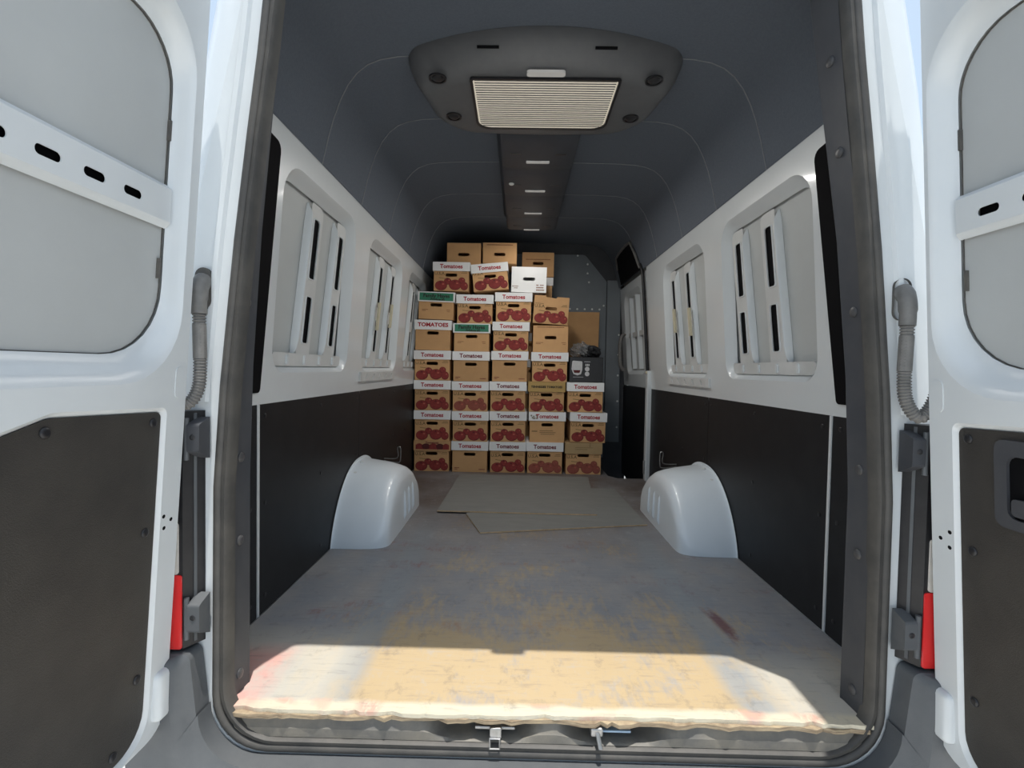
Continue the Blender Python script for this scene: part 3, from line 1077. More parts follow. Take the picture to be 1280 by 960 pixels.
    if s > 0:
        bm = bmesh.new()
        o_ = rrect(0.165, 0.565, 0.33, 0.735, 0.02, 4)
        i_ = rrect(0.190, 0.585, 0.31, 0.705, 0.018, 4)
        plate(bm, o_, [i_], -0.002, 0.006, fn)
        hb = finish('handle_bezel', bm, 'trim_plastic', lin)
        bm = bmesh.new()
        plate(bm, i_, [], 0.004, 0.0055, fn)
        finish('handle_pocket', bm, 'void_black', hb)
        bm = bmesh.new()
        plate(bm, rrect(0.20, 0.592, 0.30, 0.625, 0.008, 3), [], -0.004, 0.004, fn)
        finish('pull_lever', bm, 'trim_plastic', hb)
    return root


build_door(-1, 0.143)
build_door(1, 0.110)

# hinge brackets
for s in (-1, 1):
    for z0, nm in ((0.625, 'upper'), (0.195, 'lower')):
        h = empty('door_hinge', (s * 0.85, 1.16, z0))
        tag(h, '%s %s hinge bracket at the %s rear pillar' % ('dark grey' if nm == 'upper' else 'grey', nm, 'left' if s < 0 else 'right'), 'hinge')
        bm = bmesh.new()
        a, b = sorted((s * 0.828, s * 0.862))
        q = rpoly([(0.03, 0.0), (0.03, 0.10), (-0.012, 0.085, 0.008), (-0.012, 0.02, 0.008)], 3)
        plate(bm, q, [], 0.0, 0.03, lambda u, v, w: (s * (-0.022 + w), u, v))
        finish('bracket', bm, 'trim_plastic' if nm == 'upper' else 'bumper_grey', h)
        bm = bmesh.new()
        dome(bm, (s * -0.006, -0.011, 0.055), (0, -1, 0), 0.007, 0.003, 10)
        finish('bolt', bm, 'black_plastic', h)
        bm = bmesh.new()
        tube(bm, [(s * 0.012, -0.006, 0.0), (s * 0.012, -0.006, 0.1)], 0.006, 8)
        finish('pin', bm, 'bumper_grey', h, smooth=60)

# tail lamps
for s in (-1, 1):
    t = empty('tail_lamp', (s * 0.92, 1.19, 0.17))
    tag(t, 'red and clear tail lamp in black housing on the %s rear corner' % ('left' if s < 0 else 'right'), 'tail lamp')
    lf = lambda x, y, z: (s * (x - 0.92), y - 1.19, z - 0.17)
    xy = [(0.845, 1.1985), (0.871, 1.154), (0.985, 1.154), (0.985, 1.1985)]
    bm = bmesh.new()
    plate(bm, xy, [], 0.172, 0.740, lf)
    finish('housing', bm, 'black_plastic', t)
    bm = bmesh.new()
    plate(bm, [(0.8535, 1.180), (0.8570, 1.174), (0.8580, 1.1745), (0.8548, 1.1805)], [], 0.18, 0.735, lf)
    finish('edge_strip', bm, 'bumper_grey', t)
    for z0, z1, m, nm in ((0.172, 0.350, 'lamp_lens_red', 'red_lens'), (0.352, 0.475, 'lamp_lens_white', 'clear_lens'), (0.477, 0.738, 'lamp_lens_red', 'red_lens')):
        bm = bmesh.new()
        plate(bm, rrect(0.872 if z1 < 0.36 else 0.880 if z1 < 0.48 else 0.90, z0, 0.982, z1, 0.006, 3), [], 1.1505, 1.1538, lambda x, z, w: lf(x, w, z))
        finish(nm, bm, m, t)['label'] = 'red lens' if nm == 'red_lens' else 'clear lens'

# wiring conduits between body and doors
for s in (-1, 1):
    c = empty('wiring_conduit', (s * 0.84, 1.19, 0.95))
    tag(c, 'ribbed grey wiring conduit looping from pillar to the %s rear door' % ('left' if s < 0 else 'right'), 'conduit')
    dx = 0.0 if s < 0 else -0.022
    X = lambda x: s * (x + dx) - s * 0.84
    bm = bmesh.new()
    plate(bm, rpoly([(0.826 + dx, 0.985, 0.02), (0.866 + dx, 0.985, 0.02), (0.866 + dx, 1.085, 0.02), (0.826 + dx, 1.085, 0.02)], 5), [], 0, 0.008, lambda x, z, w: (s * x - s * 0.84, 0.009 - w, z - 0.95))
    finish('grommet_plate', bm, 'trim_dusty', c)
    bm = bmesh.new()
    tube(bm, smooth_path([(X(0.846), 0.004, 0.105), (X(0.842), -0.016, 0.085), (X(0.838), -0.026, 0.05), (X(0.836), -0.028, 0.02)], 5), [0.02] * 5 + [0.019] * 5 + [0.017] * 6, 12)
    finish('elbow_boot', bm, 'conduit_grey', c, smooth=60)
    bm = bmesh.new()
    tube(bm, [(X(0.836), -0.028, -0.005), (X(0.834), -0.028, -0.085)], 0.0148, 12)
    finish('sleeve', bm, 'conduit_grey', c, smooth=60)
    if s < 0:
        cp = [(X(0.836), -0.028, 0.022), (X(0.836), -0.028, 0.0), (X(0.834), -0.028, -0.09), (X(0.836), -0.030, -0.15), (X(0.850), -0.036, -0.185), (X(0.868), -0.045, -0.192), (X(0.888), -0.052, -0.165), (X(0.893), -0.052, -0.10), (X(0.893), -0.05, -0.04)]
    else:
        cp = [(X(0.836), -0.028, 0.022), (X(0.836), -0.028, 0.0), (X(0.834), -0.028, -0.09), (X(0.838), -0.030, -0.15), (X(0.858), -0.036, -0.188), (X(0.878), -0.040, -0.182), (X(0.896), -0.044, -0.14), (X(0.900), -0.045, -0.08), (X(0.900), -0.04, -0.03)]
    dense = smooth_path(cp, 24)
    # resample to an even ribbed pitch
    L = [0.0]
    for a, b in zip(dense, dense[1:]):
        L.append(L[-1] + (b - a).length)
    pts, rs = [], []
    n = int(L[-1] / 0.00175)
    j = 0
    for i in range(n + 1):
        d = L[-1] * i / n
        while j < len(L) - 2 and L[j + 1] < d:
            j += 1
        f = (d - L[j]) / max(1e-9, L[j + 1] - L[j])
        pts.append(dense[j].lerp(dense[j + 1], f))
        rs.append(0.0150 if (i // 2) % 2 else 0.0124)
    bm = bmesh.new()
    tube(bm, pts, rs, 10)
    finish('ribbed_tube', bm, 'conduit_grey', c)

# ================================================================ WHEEL ARCH COVERS
for s in (-1, 1):
    a = empty('wheel_arch_cover', (s * 0.944, 2.70, 0.0))
    tag(a, 'glossy white moulded wheel arch cover on the floor against the %s wall' % ('left' if s < 0 else 'right'), 'wheel arch')
    bm = bmesh.new()
    rows = []
    NT_ = 36
    for i in range(NT_ + 1):
        th = PI * i / NT_
        t = -math.cos(th)                      # -1 .. 1, denser at the ends
        h = 0.345 * max(0.0, 1 - abs(t) ** 2.3) ** 0.72
        w = 0.262 * max(0.0, 1 - abs(t) ** 18) ** 0.26
        w = max(w, 0.0)
        y = t * 0.42
        sec = [(w, 0.0), (w * 0.995, 0.30 * h), (w * 0.988, 0.56 * h), (w * 0.972, 0.70 * h), (w * 0.93, 0.80 * h), (w * 0.85, 0.86 * h), (w * 0.70, 0.905 * h), (w * 0.5, 0.94 * h), (w * 0.25, 0.97 * h), (0, h)]
        rows.append([(-s * p, y, q) for p, q in sec])
    grid(bm, rows)
    bmesh.ops.remove_doubles(bm, verts=bm.verts, dist=0.0004)
    o = finish('shell', bm, 'white_plastic', a, smooth=70)
    # flange against the wall
    bm = bmesh.new()
    prof = []
    for i in range(NT_ + 1):
        t = -math.cos(PI * i / NT_)
        h = 0.345 * max(0.0, 1 - abs(t) ** 2.3) ** 0.72
        prof.append((t * 0.42, h))
    grid(bm, [[(-s * 0.003, y * 1.0, z), (-s * 0.003, y * 1.035, z * 1.04 + 0.0)] for y, z in prof])
    finish('wall_flange', bm, 'white_plastic', a)
    for k in range(3):
        y = -0.05 + 0.10 * k
        bm = bmesh.new()
        rows = []
        for q in range(7):
            z = 0.03 + 0.175 * q / 6
            e = 0.013 * min(1, min(q, 6 - q) / 1.0)
            xw = 0.262 - 0.010 * (z / 0.2)
            rows.append([(-s * (xw - 0.004), y - 0.016, z), (-s * (xw + e), y - 0.007, z), (-s * (xw + e), y + 0.007, z), (-s * (xw - 0.004), y + 0.016, z)])
        grid(bm, rows)
        finish('rib', bm, 'white_plastic', a, smooth=50)
    for yy, zz, xx_ in ((-0.17, 0.302, 0.03), (-0.06, 0.338, 0.03)):
        bm = bmesh.new()
        dome(bm, (-s * xx_, yy, zz), (0, -0.3, 1), 0.010, 0.008, 10)
        finish('fastener', bm, 'rivet_white', a)
    # wire tie-down loop on the wall behind the arch
    lp = empty('tie_down_loop', (s * 0.935, 3.16, 0.27))
    tag(lp, 'small wire tie-down loop beyond the %s wheel arch' % ('left' if s < 0 else 'right'), 'tie-down')
    bm = bmesh.new()
    x0 = -s * 0.10 if s < 0 else -s * 0.10
    tube(bm, smooth_path([(0, 0, -0.02), (-s * 0.09, 0.0, -0.03), (-s * 0.105, 0.0, 0.0), (-s * 0.105, 0, 0.06), (-s * 0.095, 0, 0.072), (-s * 0.085, 0, 0.06), (-s * 0.085, 0, 0.0), (0, 0, -0.005)], 4), 0.004, 6)
    finish('wire', bm, 'metal_grey', lp, smooth=60)

# ================================================================ CEILING UNIT AND DUCT
DIFF_W, STRIP_W = 1.0, 1.8


def fill_light(name, loc, sx, sy, watts):
    # fill lights added to brighten the bay; the lamps themselves are off
    d = bpy.data.lights.new(name, 'AREA')
    d.shape = 'RECTANGLE'
    d.size, d.size_y = sx, sy
    d.energy = watts
    d.color = (1.0, 0.97, 0.92)
    o = bpy.data.objects.new(name, d)
    COL.objects.link(o)
    o.location = loc
    return o


unit = empty('roof_air_unit', (0, 1.80, 2.085))
tag(unit, 'dark plastic roof air unit with pale louvred diffuser panel on the headliner', 'air unit')


def unit_outline(k, z):
    # k shrinks the outline towards the lower face
    pts = [(-0.550 + k, 0.075 + k * 0.9, 0.06), (0.550 - k, 0.075 + k * 0.9, 0.06), (0.485 - k, 0.50 - k * 0.6, 0.16), (-0.485 + k, 0.50 - k * 0.6, 0.16)]
    P0 = rpoly(pts, 10)
    P = []
    for i in range(len(P0)):
        a, b = P0[i], P0[(i + 1) % len(P0)]
        n = 14 if (i % 11) == 10 else 1      # split the long edges
        P += [(a[0] + (b[0] - a[0]) * q / n, a[1] + (b[1] - a[1]) * q / n) for q in range(n)]
    # bow the rear and front edges outwards
    out = []
    for x, y in P:
        m = max(0.0, 1 - (x / 0.53) ** 2)
        y2 = y - 0.165 * m * (1 - y / 0.5) + 0.055 * m * (y / 0.5)
        out.append((x, y2 + 0.07, z))
    return out


bm = bmesh.new()
prev = None
levels = [(0.0, -0.002), (0.0, -0.022), (0.006, -0.045), (0.022, -0.085), (0.040, -0.112), (0.060, -0.125), (0.085, -0.130)]
L_ = [unit_outline(k, z) for k, z in levels]
V = grid(bm, L_, closed_v=True)
f = bm.faces.new(V[-1])
bmesh.ops.triangulate(bm, faces=[f])
finish('housing', bm, 'unit_plastic', unit, smooth=40)
ufn = lambda x, y, w: (x, y, -0.130 - w)
bm = bmesh.new()
d0 = rpoly([(-0.288, 0.105, 0.015), (0.288, 0.105, 0.015), (0.290, 0.500, 0.06), (-0.290, 0.500, 0.06)], 5)
d1 = rpoly([(-0.278, 0.113, 0.012), (0.278, 0.113, 0.012), (0.280, 0.492, 0.055), (-0.280, 0.492, 0.055)], 5)
plate(bm, d0, [d1], -0.001, 0.008, ufn)
finish('diffuser_frame', bm, 'black_plastic', unit)
bm = bmesh.new()
plate(bm, d1, [], -0.002, 0.002, ufn)
dif = finish('diffuser', bm, 'diffuser_added_glow', unit)
dif['label'] = 'pale translucent diffuser panel'
bm = bmesh.new()
for k in range(22):
    y = 0.122 + 0.0166 * k
    hw = 0.272 if y < 0.45 else 0.272 - (y - 0.45) * 0.5
    box(bm, (-hw, y, -0.1318), (hw, y + 0.004, -0.1345))
lou = finish('louvres', bm, 'conduit_grey', dif)
lou['kind'] = 'stuff'
bm = bmesh.new()
plate(bm, rrect(-0.072, 0.060, 0.072, 0.090, 0.012, 4), [], -0.002, 0.008, ufn)
lamp = finish('lamp_lens', bm, 'lens_added_glow', unit)
lamp['label'] = 'small white lamp lens'
for x, y in ((-0.41, 0.115), (0.41, 0.115), (-0.385, 0.40), (0.385, 0.40)):
    bm = bmesh.new()
    plate(bm, circ(x, y, 0.034, 18), [circ(x, y, 0.027, 14)], 0.0, 0.006, ufn)
    dome(bm, (x, y, -0.130), (0, 0, -1), 0.022, 0.010, 14)
    finish('swivel_knob', bm, 'black_plastic', unit, smooth=40)
for x in (-0.215, 0.215):
    bm = bmesh.new()
    m = 1 - (x / 0.53) ** 2
    yb = 0.075 - 0.165 * m * 0.85 + 0.07
    tube(bm, [(x - 0.04, yb + 0.0105, -0.062), (x + 0.04, yb + 0.0105, -0.062)], 0.005, 6)
    finish('slot', bm, 'void_black', unit)

fill_light('diffuser_fill_light', (0, 2.105, 2.085 - 0.142), 0.54, 0.36, DIFF_W)
duct = empty('ceiling_duct', (0, 2.38, 2.085))
tag(duct, 'long dark ceiling duct with small lamp strips running forward from the air unit', 'duct')
bm = bmesh.new()
rows = []
for k in range(41):
    y = 1.60 * k / 40
    ph = (y % 0.44) / 0.44
    z = -0.105 - 0.018 * math.sin(PI * ph) ** 0.5
    w = 0.205
    rows.append([(-w - 0.015, y, -0.002), (-w, y, -0.03), (-w + 0.012, y, z + 0.012), (-w + 0.03, y, z), (0, y, z - 0.004), (w - 0.03, y, z), (w - 0.012, y, z + 0.012), (w, y, -0.03), (w + 0.015, y, -0.002)])
V = grid(bm, rows)
bm.faces.new(V[0])
bm.faces.new(V[-1])
finish('duct_shell', bm, 'duct_plastic', duct, smooth=40)
for k, y in enumerate((0.30, 0.73, 1.17, 1.58)):
    bm = bmesh.new()
    box(bm, (-0.062, y - 0.012, -0.131), (0.062, y + 0.014, -0.118), 0.004)
    o = finish('lamp_strip', bm, 'lens_added_glow', duct)
    for x in (-0.115, 0.115):
        bm = bmesh.new()
        box(bm, (x - 0.028, y - 0.10, -0.127), (x + 0.028, y - 0.085, -0.118), 0.002)
        finish('vent', bm, 'black_plastic', duct)
    fill_light('strip_fill_light', (0, 2.38 + y, 2.085 - 0.137), 0.12, 0.05, STRIP_W * (1.4, 1.3, 0.9, 0.3)[k])
bm = bmesh.new()
dome(bm, (-0.145, 0.62, -0.121), (0, 0, -1), 0.016, 0.012, 10)
finish('round_knob', bm, 'rivet_white', duct)

# ================================================================ BOARDS ON THE FLOOR
bm = bmesh.new()
plate(bm, [(-0.37, 2.855), (-0.266, 2.534), (0.645, 2.729), (0.62, 3.55), (-0.37, 3.50)], [], 0.001, 0.0085, lambda x, y, w: (x, y, w))
o = finish('hardboard_sheet', bm, ['hardboard', 'hardboard_edge'])
for p in o.data.polygons:
    if abs(p.normal.z) < 0.5:
        p.material_index = 1
tag(o, 'lower grey hardboard sheet with a slanted edge lying on the plywood floor', 'board')
bm = bmesh.new()
plate(bm, [(-0.545, 2.886), (0.0, 2.872), (0.39, 2.872), (0.478, 3.88), (-0.53, 3.90)], [], 0.0090, 0.0170, lambda x, y, w: (x, y, w))
o = finish('hardboard_sheet', bm, ['hardboard', 'hardboard_edge'])
for p in o.data.polygons:
    if abs(p.normal.z) < 0.5:
        p.material_index = 1
tag(o, 'upper grey hardboard sheet overlapping another in front of the cartons', 'board')

# ================================================================ CARTONS
BW, BD, LW = 0.284, 0.385, 0.303      # body width, depth, lid width
YF = 4.05


def body_mesh(h, notch=False):
    bm = bmesh.new()
    slot = [(x, z) for x, z in rrect(-0.048, h - 0.111, 0.048, h - 0.084, 0.013, 4)]
    fn = lambda x, z, w: (x, w, z)
    if notch:
        out = [(-BW / 2, 0), (BW / 2, 0), (BW / 2, h), (BW / 2 - 0.10, h), (BW / 2 - 0.105, h - 0.012), (-BW / 2 + 0.10, h - 0.006), (-BW / 2 + 0.09, h + 0.006), (-BW / 2, h + 0.004)]
    else:
        out = [(-BW / 2, 0), (BW / 2, 0), (BW / 2, h), (-BW / 2, h)]
    plate(bm, out, [slot], 0.0, 0.004, fn)
    box(bm, (-BW / 2, 0.004, 0), (-BW / 2 + 0.004, BD, h))
    box(bm, (BW / 2 - 0.004, 0.004, 0), (BW / 2, BD, h))
    box(bm, (-BW / 2 + 0.004, BD - 0.004, 0), (BW / 2 - 0.004, BD, h))
    box(bm, (-BW / 2 + 0.004, 0.004, 0), (BW / 2 - 0.004, BD - 0.004, 0.004))
    if not notch:
        box(bm, (-BW / 2 + 0.004, 0.004, h - 0.004), (BW / 2 - 0.004, BD - 0.004, h))
    bmesh.ops.recalc_face_normals(bm, faces=bm.faces)
    me = bpy.data.meshes.new('carton_body')
    bm.to_mesh(me)
    bm.free()
    return me


def lid_mesh(hl):
    bm = bmesh.new()
    w = LW / 2
    box(bm, (-w, -0.007, 0), (w, -0.003, hl))
    box(bm, (-w, BD + 0.003, 0), (w, BD + 0.007, hl))
    box(bm, (-w, -0.003, 0), (-w + 0.004, BD + 0.003, hl))
    box(bm, (w - 0.004, -0.003, 0), (w, BD + 0.003, hl))
    box(bm, (-w + 0.004, -0.003, hl - 0.004), (w - 0.004, BD + 0.003, hl))
    bmesh.ops.recalc_face_normals(bm, faces=bm.faces)
    me = bpy.data.meshes.new('carton_lid')
    bm.to_mesh(me)
    bm.free()
    return me


def flat(bm, loop, y, mi):
    f = bm.faces.new([bm.verts.new((x, y, z)) for x, z in loop])
    f.normal_update()
    if f.normal.y > 0:
        f.normal_flip()
    f.material_index = mi


def tomato_print_mesh():
    """printed fruit: layered flat ink shapes, lettering bars and the letters USA"""
    bm = bmesh.new()
    y = -0.0006
    toms = [(-0.029, 0.078, 0.031, 0.028), (0.086, 0.085, 0.028, 0.027), (-0.083, 0.043, 0.050, 0.040), (0.032, 0.050, 0.051, 0.043), (0.106, 0.041, 0.032, 0.034)]
    for i, (x, z, rx, rz) in enumerate(toms):
        flat(bm, circ(x, z, rx, 20, rz), y - 0.0004 * i, 1)
        flat(bm, circ(x - 0.001, z + 0.001, rx * 0.93, 20, rz * 0.92), y - 0.0004 * i - 0.0001, 0)
        flat(bm, circ(x + rx * 0.35, z + rz * 0.30, rx * 0.20, 10, rz * 0.16), y - 0.0004 * i - 0.0002, 2)
        if i in (0, 2, 3):     # calyx
            c = []
            for k in range(10):
                r = 0.016 if k % 2 == 0 else 0.006
                c.append((x - rx * 0.05 + r * math.cos(2 * PI * k / 10 + 0.3), z + rz * 0.62 + r * 0.45 * math.sin(2 * PI * k / 10 + 0.3)))
            flat(bm, c, y - 0.0004 * i - 0.0002, 1)
    # stem line and small text bars
    flat(bm, [(-0.100, 0.104), (-0.045, 0.098), (-0.045, 0.1015), (-0.100, 0.108)], y - 0.0002, 3)
    for x0, x1, z in ((-0.132, -0.065, 0.160), (0.088, 0.128, 0.155), (0.080, 0.130, 0.144)):
        flat(bm, [(x0, z), (x1, z), (x1, z + 0.0035), (x0, z + 0.0035)], y, 3)
    me2 = text_mesh('U.S.A', 0.033, 'ink_olive', 0.0007, 0.0, 1.1)
    off = Vector((-0.096, y, 0.140))
    vs = [bm.verts.new(v.co + off) for v in me2.vertices]
    for p in me2.polygons:
        try:
            f = bm.faces.new([vs[i] for i in p.vertices])
            f.material_index = 3
        except ValueError:
            pass
    me = bpy.data.meshes.new('tomato_print')
    bm.to_mesh(me)
    bm.free()
    return me


def bars_mesh(lst):
    bm = bmesh.new()
    random.seed(11)
    for x0, x1, z, h in lst:
        x = x0
        while x < x1:
            w = random.uniform(0.003, 0.006)
            flat(bm, [(x, z), (min(x + w, x1), z), (min(x + w, x1), z + h), (x, z + h)], -0.0006, 0)
            x += w + 0.0015
    me = bpy.data.meshes.new('small_print')
    bm.to_mesh(me)
    bm.free()
    return me


TP = tomato_print_mesh()
TPF = TP.copy()
for m in ('tomato_red', 'tomato_dark', 'tomato_light', 'ink_olive'):
    TP.materials.append(M[m])
for m in ('tomato_faded', 'tomato_faded_dark', 'tomato_light', 'ink_olive'):
    TPF.materials.append(M[m])
_SMALL = {}


def small_print(kind):
    if kind in _SMALL:
        return _SMALL[kind]
    lst, mat = {
        'corners': ([(-0.125, -0.085, 0.030, 0.006), (-0.125, -0.10, 0.020, 0.005), (0.075, 0.125, 0.020, 0.006)], 'ink_maroon'),
        'rust': ([(-0.115, -0.065, 0.075, 0.005), (-0.115, -0.085, 0.065, 0.005), (0.085, 0.115, 0.075, 0.005), (0.09, 0.115, 0.062, 0.005)], 'ink_rust'),
        'brown_mid': ([(-0.125, -0.08, 0.085, 0.009), (-0.06, 0.05, 0.092, 0.005), (-0.06, 0.07, 0.078, 0.005), (-0.05, 0.06, 0.064, 0.005)], 'ink_olive'),
        'top_rust': ([(-0.11, 0.11, 0.150, 0.008)], 'ink_rust'),
        'top_and_rust': ([(-0.11, 0.11, 0.200, 0.007), (-0.12, -0.06, 0.075, 0.005), (-0.12, -0.08, 0.065, 0.005), (0.09, 0.125, 0.075, 0.005), (0.10, 0.125, 0.062, 0.005)], 'ink_rust'),
        'white_box': ([(-0.135, -0.085, 0.045, 0.006), (-0.12, -0.09, 0.03, 0.006), (0.06, 0.08, 0.055, 0.009), (0.09, 0.12, 0.055, 0.009), (0.06, 0.12, 0.035, 0.010), (0.06, 0.125, 0.015, 0.010)], 'ink_rust'),
    }[kind]
    me = bars_mesh(lst)
    me.materials.append(M[mat])
    _SMALL[kind] = me
    return me


_BM, _LM = {}, {}


def carton(x, y, z, h, label, lid='white', text='Tomatoes', ink='ink_red', prt='tomato', hl=0.072, mat='cardboard', ry=0.0, rz=0.0, notch=False, name=None, group='tomato cartons stacked in the van', ldx=0.0):
    o = empty(name or ('tomato_carton' if (lid or prt == 'tomato' or prt == 'faded') else 'cardboard_carton'), (x, y, z), (0, ry, rz))
    tag(o, label, 'carton', group)
    hb = h - (0.006 if lid else 0.0)
    key = (round(hb, 3), mat, notch)
    if key not in _BM:
        me = body_mesh(hb, notch)
        me.materials.append(M[mat])
        _BM[key] = me
    b = link('body', _BM[key], o)
    if prt == 'tomato' or prt == 'faded':
        link('tomato_print', TP if prt == 'tomato' else TPF, b)['kind'] = 'stuff'
    elif prt:
        link('small_print', small_print(prt), b)['kind'] = 'stuff'
    if lid:
        lm = {'white': 'lid_white', 'green': 'lid_white', 'kraft': 'lid_kraft', 'brown': 'cardboard_light', 'red': 'cardboard'}[lid]
        k2 = (lm, hl)
        if k2 not in _LM:
            me = lid_mesh(hl)
            me.materials.append(M[lm])
            _LM[k2] = me
        l = link('lid', _LM[k2], o)
        l.location = (ldx, 0, h - hl + 0.001)
        if lid == 'green':
            bm = bmesh.new()
            plate(bm, [(-0.138, 0.010), (0.138, 0.010), (0.138, hl - 0.008), (-0.138, hl - 0.008)], [], 0.0072, 0.0078, lambda u, v, w: (u, -w, v))
            finish('green_band', bm, 'lid_green', l)
            t = link('lettering', text_mesh('Family Hayes', 0.041, 'ink_black', 0.0012, 0.0004, 1.0), l)
            t.location = (0.0, -0.0084, hl * 0.60)
            t = link('lettering', text_mesh('Produce Inc', 0.024, 'ink_black', 0.0009, 0.0004, 1.0), l)
            t.location = (0.012, -0.0084, hl * 0.25)
        elif lid == 'red':
            bm = bmesh.new()
            for q, (xc, rx) in enumerate(((-0.105, 0.030), (-0.05, 0.034), (0.01, 0.036), (0.065, 0.032), (0.115, 0.026))):
                flat(bm, circ(xc, 0.036, rx, 16, 0.024), -0.0074 - 0.0002 * q, q % 2)
            flat(bm, [(-0.135, 0.012), (0.14, 0.012), (0.14, 0.05), (-0.135, 0.05)], -0.0072, 0)
            flat(bm, [(0.045, 0.006), (0.048, 0.006), (0.048, 0.066), (0.045, 0.066)], -0.0086, 1)
            me = bpy.data.meshes.new('red_print')
            bm.to_mesh(me)
            bm.free()
            me.materials.append(M['tomato_red'])
            me.materials.append(M['tomato_dark'])
            link('red_print', me, l)
            t = link('lettering', text_mesh('Tomatoes', 0.022, 'ink_maroon', 0.0006, 0.0004, 1.2), l)
            t.location = (0.0, -0.0090, hl * 0.82)
        elif lid == 'brown':
            bm = bmesh.new()
            for x0, x1, zz in ((-0.07, 0.075, 0.050), (-0.07, 0.03, 0.035)):
                flat(bm, [(x0, zz), (x1, zz), (x1, zz + 0.0025), (x0, zz + 0.0025)], -0.0074, 0)
            flat(bm, [(0.050, 0.055), (0.053, 0.055), (0.053, hl), (0.050, hl)], -0.0074, 0)
            me = bpy.data.meshes.new('small_print')
            bm.to_mesh(me)
            bm.free()
            me.materials.append(M['ink_olive'])
            link('small_print', me, l)['kind'] = 'stuff'
        elif text:
            sz, sx, bo = {'Tomatoes': (0.046, 0.98, 0.0014), 'TOMATOES': (0.043, 1.10, 0.0018), 'TENNESSEE TOMATOES': (0.024, 1.0, 0.0010)}[text]
            t = link('lettering', text_mesh(text, sz, ink, bo, 0.0004, sx), l)
            t.location = (0.0, -0.0077, hl * 0.5)
    return o


# columns: (x centre of each row), stacked from the floor; heights add up to the measured lid tops
C1 = [
    dict(x=-0.786, h=0.250, label='tomato carton with red fruit-printed lid, bottom left corner of the stack', lid='red', hl=0.082, ldx=0.004),
    dict(x=-0.785, h=0.246, label='white-lidded fruit-print tomato carton directly on the red-lidded one'),
    dict(x=-0.788, h=0.244, label='white-lidded fruit-print tomato carton in leftmost column, third row from floor'),
    dict(x=-0.789, h=0.242, label='white-lidded fruit-print tomato carton right below the capitals TOMATOES lid'),
    dict(x=-0.790, h=0.244, label='plain brown carton with white lid reading TOMATOES in red capitals', text='TOMATOES', prt=None, hl=0.078, ry=0.012),
    dict(x=-0.767, h=0.220, label='plain carton with dark green lid, upper one at the left edge', lid='green', prt='rust', hl=0.080, ry=0.026),
]
C2 = [
    dict(x=-0.471, h=0.250, label='plain brown carton with white Tomatoes lid on the floor, second from left', prt='corners', ldx=0.0),
    dict(x=-0.471, h=0.245, label='white-lidded fruit-print carton resting on the plain floor-level carton'),
    dict(x=-0.475, h=0.242, label='faded fruit-print carton with white lid, second column, third row', prt='faded'),
    dict(x=-0.473, h=0.243, label='plain brown white-lidded carton below the lower green-lidded one', prt='corners', ink='ink_maroon'),
    dict(x=-0.470, h=0.224, label='plain carton with dark green lid, lower one in the second column', lid='green', prt='rust', hl=0.076),
    dict(x=-0.448, h=0.232, label='white-lidded fruit-print carton resting on the lower green lid'),
]
C3 = [
    dict(x=-0.160, h=0.252, label='white-lidded fruit-print carton in the middle of the floor row', ink='ink_maroon'),
    dict(x=-0.161, h=0.247, label='white-lidded fruit-print carton in third column, second row from floor', ink='ink_maroon'),
    dict(x=-0.166, h=0.242, label='white-lidded fruit-print carton in third column, third row from floor', ink='ink_maroon'),
    dict(x=-0.156, h=0.246, label='plain brown white-lidded carton in third column, fourth row from floor', prt='corners'),
    dict(x=-0.150, h=0.236, label='white-lidded fruit-print carton in third column, fifth row from floor'),
    dict(x=-0.132, h=0.234, label='white-lidded fruit-print carton directly under the all-white carton'),
]
C4 = [
    dict(x=0.145, h=0.254, label='faded fruit-print carton with white lid on the floor, fourth from left', prt='faded', ink='ink_maroon'),
    dict(x=0.160, h=0.247, label='plain brown carton under a worn stained white Tomatoes lid', prt='brown_mid'),
    dict(x=0.150, h=0.243, label='fruit-print carton with yellow-brown lid lettered in black', lid='kraft', text='TENNESSEE TOMATOES', ink='ink_black', hl=0.080),
    dict(x=0.171, h=0.240, label='white-lidded fruit-print carton beside the black printed box'),
    dict(x=0.174, h=0.216, label='lidless plain brown carton under the open-topped tomato carton', lid=None, prt='top_and_rust'),
    dict(x=0.167, h=0.222, label='tilted lidless fruit-print carton with torn open top', lid=None, notch=True, ry=0.060),
]
C5 = [
    dict(x=0.462, h=0.258, label='faded fruit-print carton with plain brown lid at right end of floor row', lid='brown', prt='faded', hl=0.090),
    dict(x=0.492, h=0.243, label='white-lidded fruit-print carton sticking out right, on the brown-lidded one', ry=0.012, ldx=0.002),
    dict(x=0.466, h=0.241, label='white-lidded fruit-print carton directly under the black printed box', prt='tomato'),
]
random.seed(5)
TOPS = []
for colm in (C1, C2, C3, C4, C5):
    z = 0.001
    for i, d in enumerate(colm):
        d = dict(d)
        x = d.pop('x')
        h = d.pop('h')
        lab = d.pop('label')
        y = YF + random.uniform(0.0, 0.012)
        z += abs(d.get('ry', 0.0)) * 0.15
        o = carton(x, y, z, h, lab, rz=random.uniform(-0.008, 0.008), **d)
        if lab.startswith('plain brown carton under a worn'):
            l = [c for c in o.children if c.name.startswith('lid')][0]
            bm = bmesh.new()
            random.seed(21)
            for q in range(9):
                flat(bm, circ(-0.125 + 0.005 * q + random.uniform(-0.008, 0.008), 0.036 + random.uniform(-0.018, 0.016), random.uniform(0.004, 0.010), 7), -0.0074, 0)
            me = bpy.data.meshes.new('stain')
            bm.to_mesh(me)
            bm.free()
            me.materials.append(M['stain'])
            link('stain', me, l)['kind'] = 'stuff'
        z += h + 0.003 + abs(d.get('ry', 0.0)) * 0.15
    TOPS.append(z)

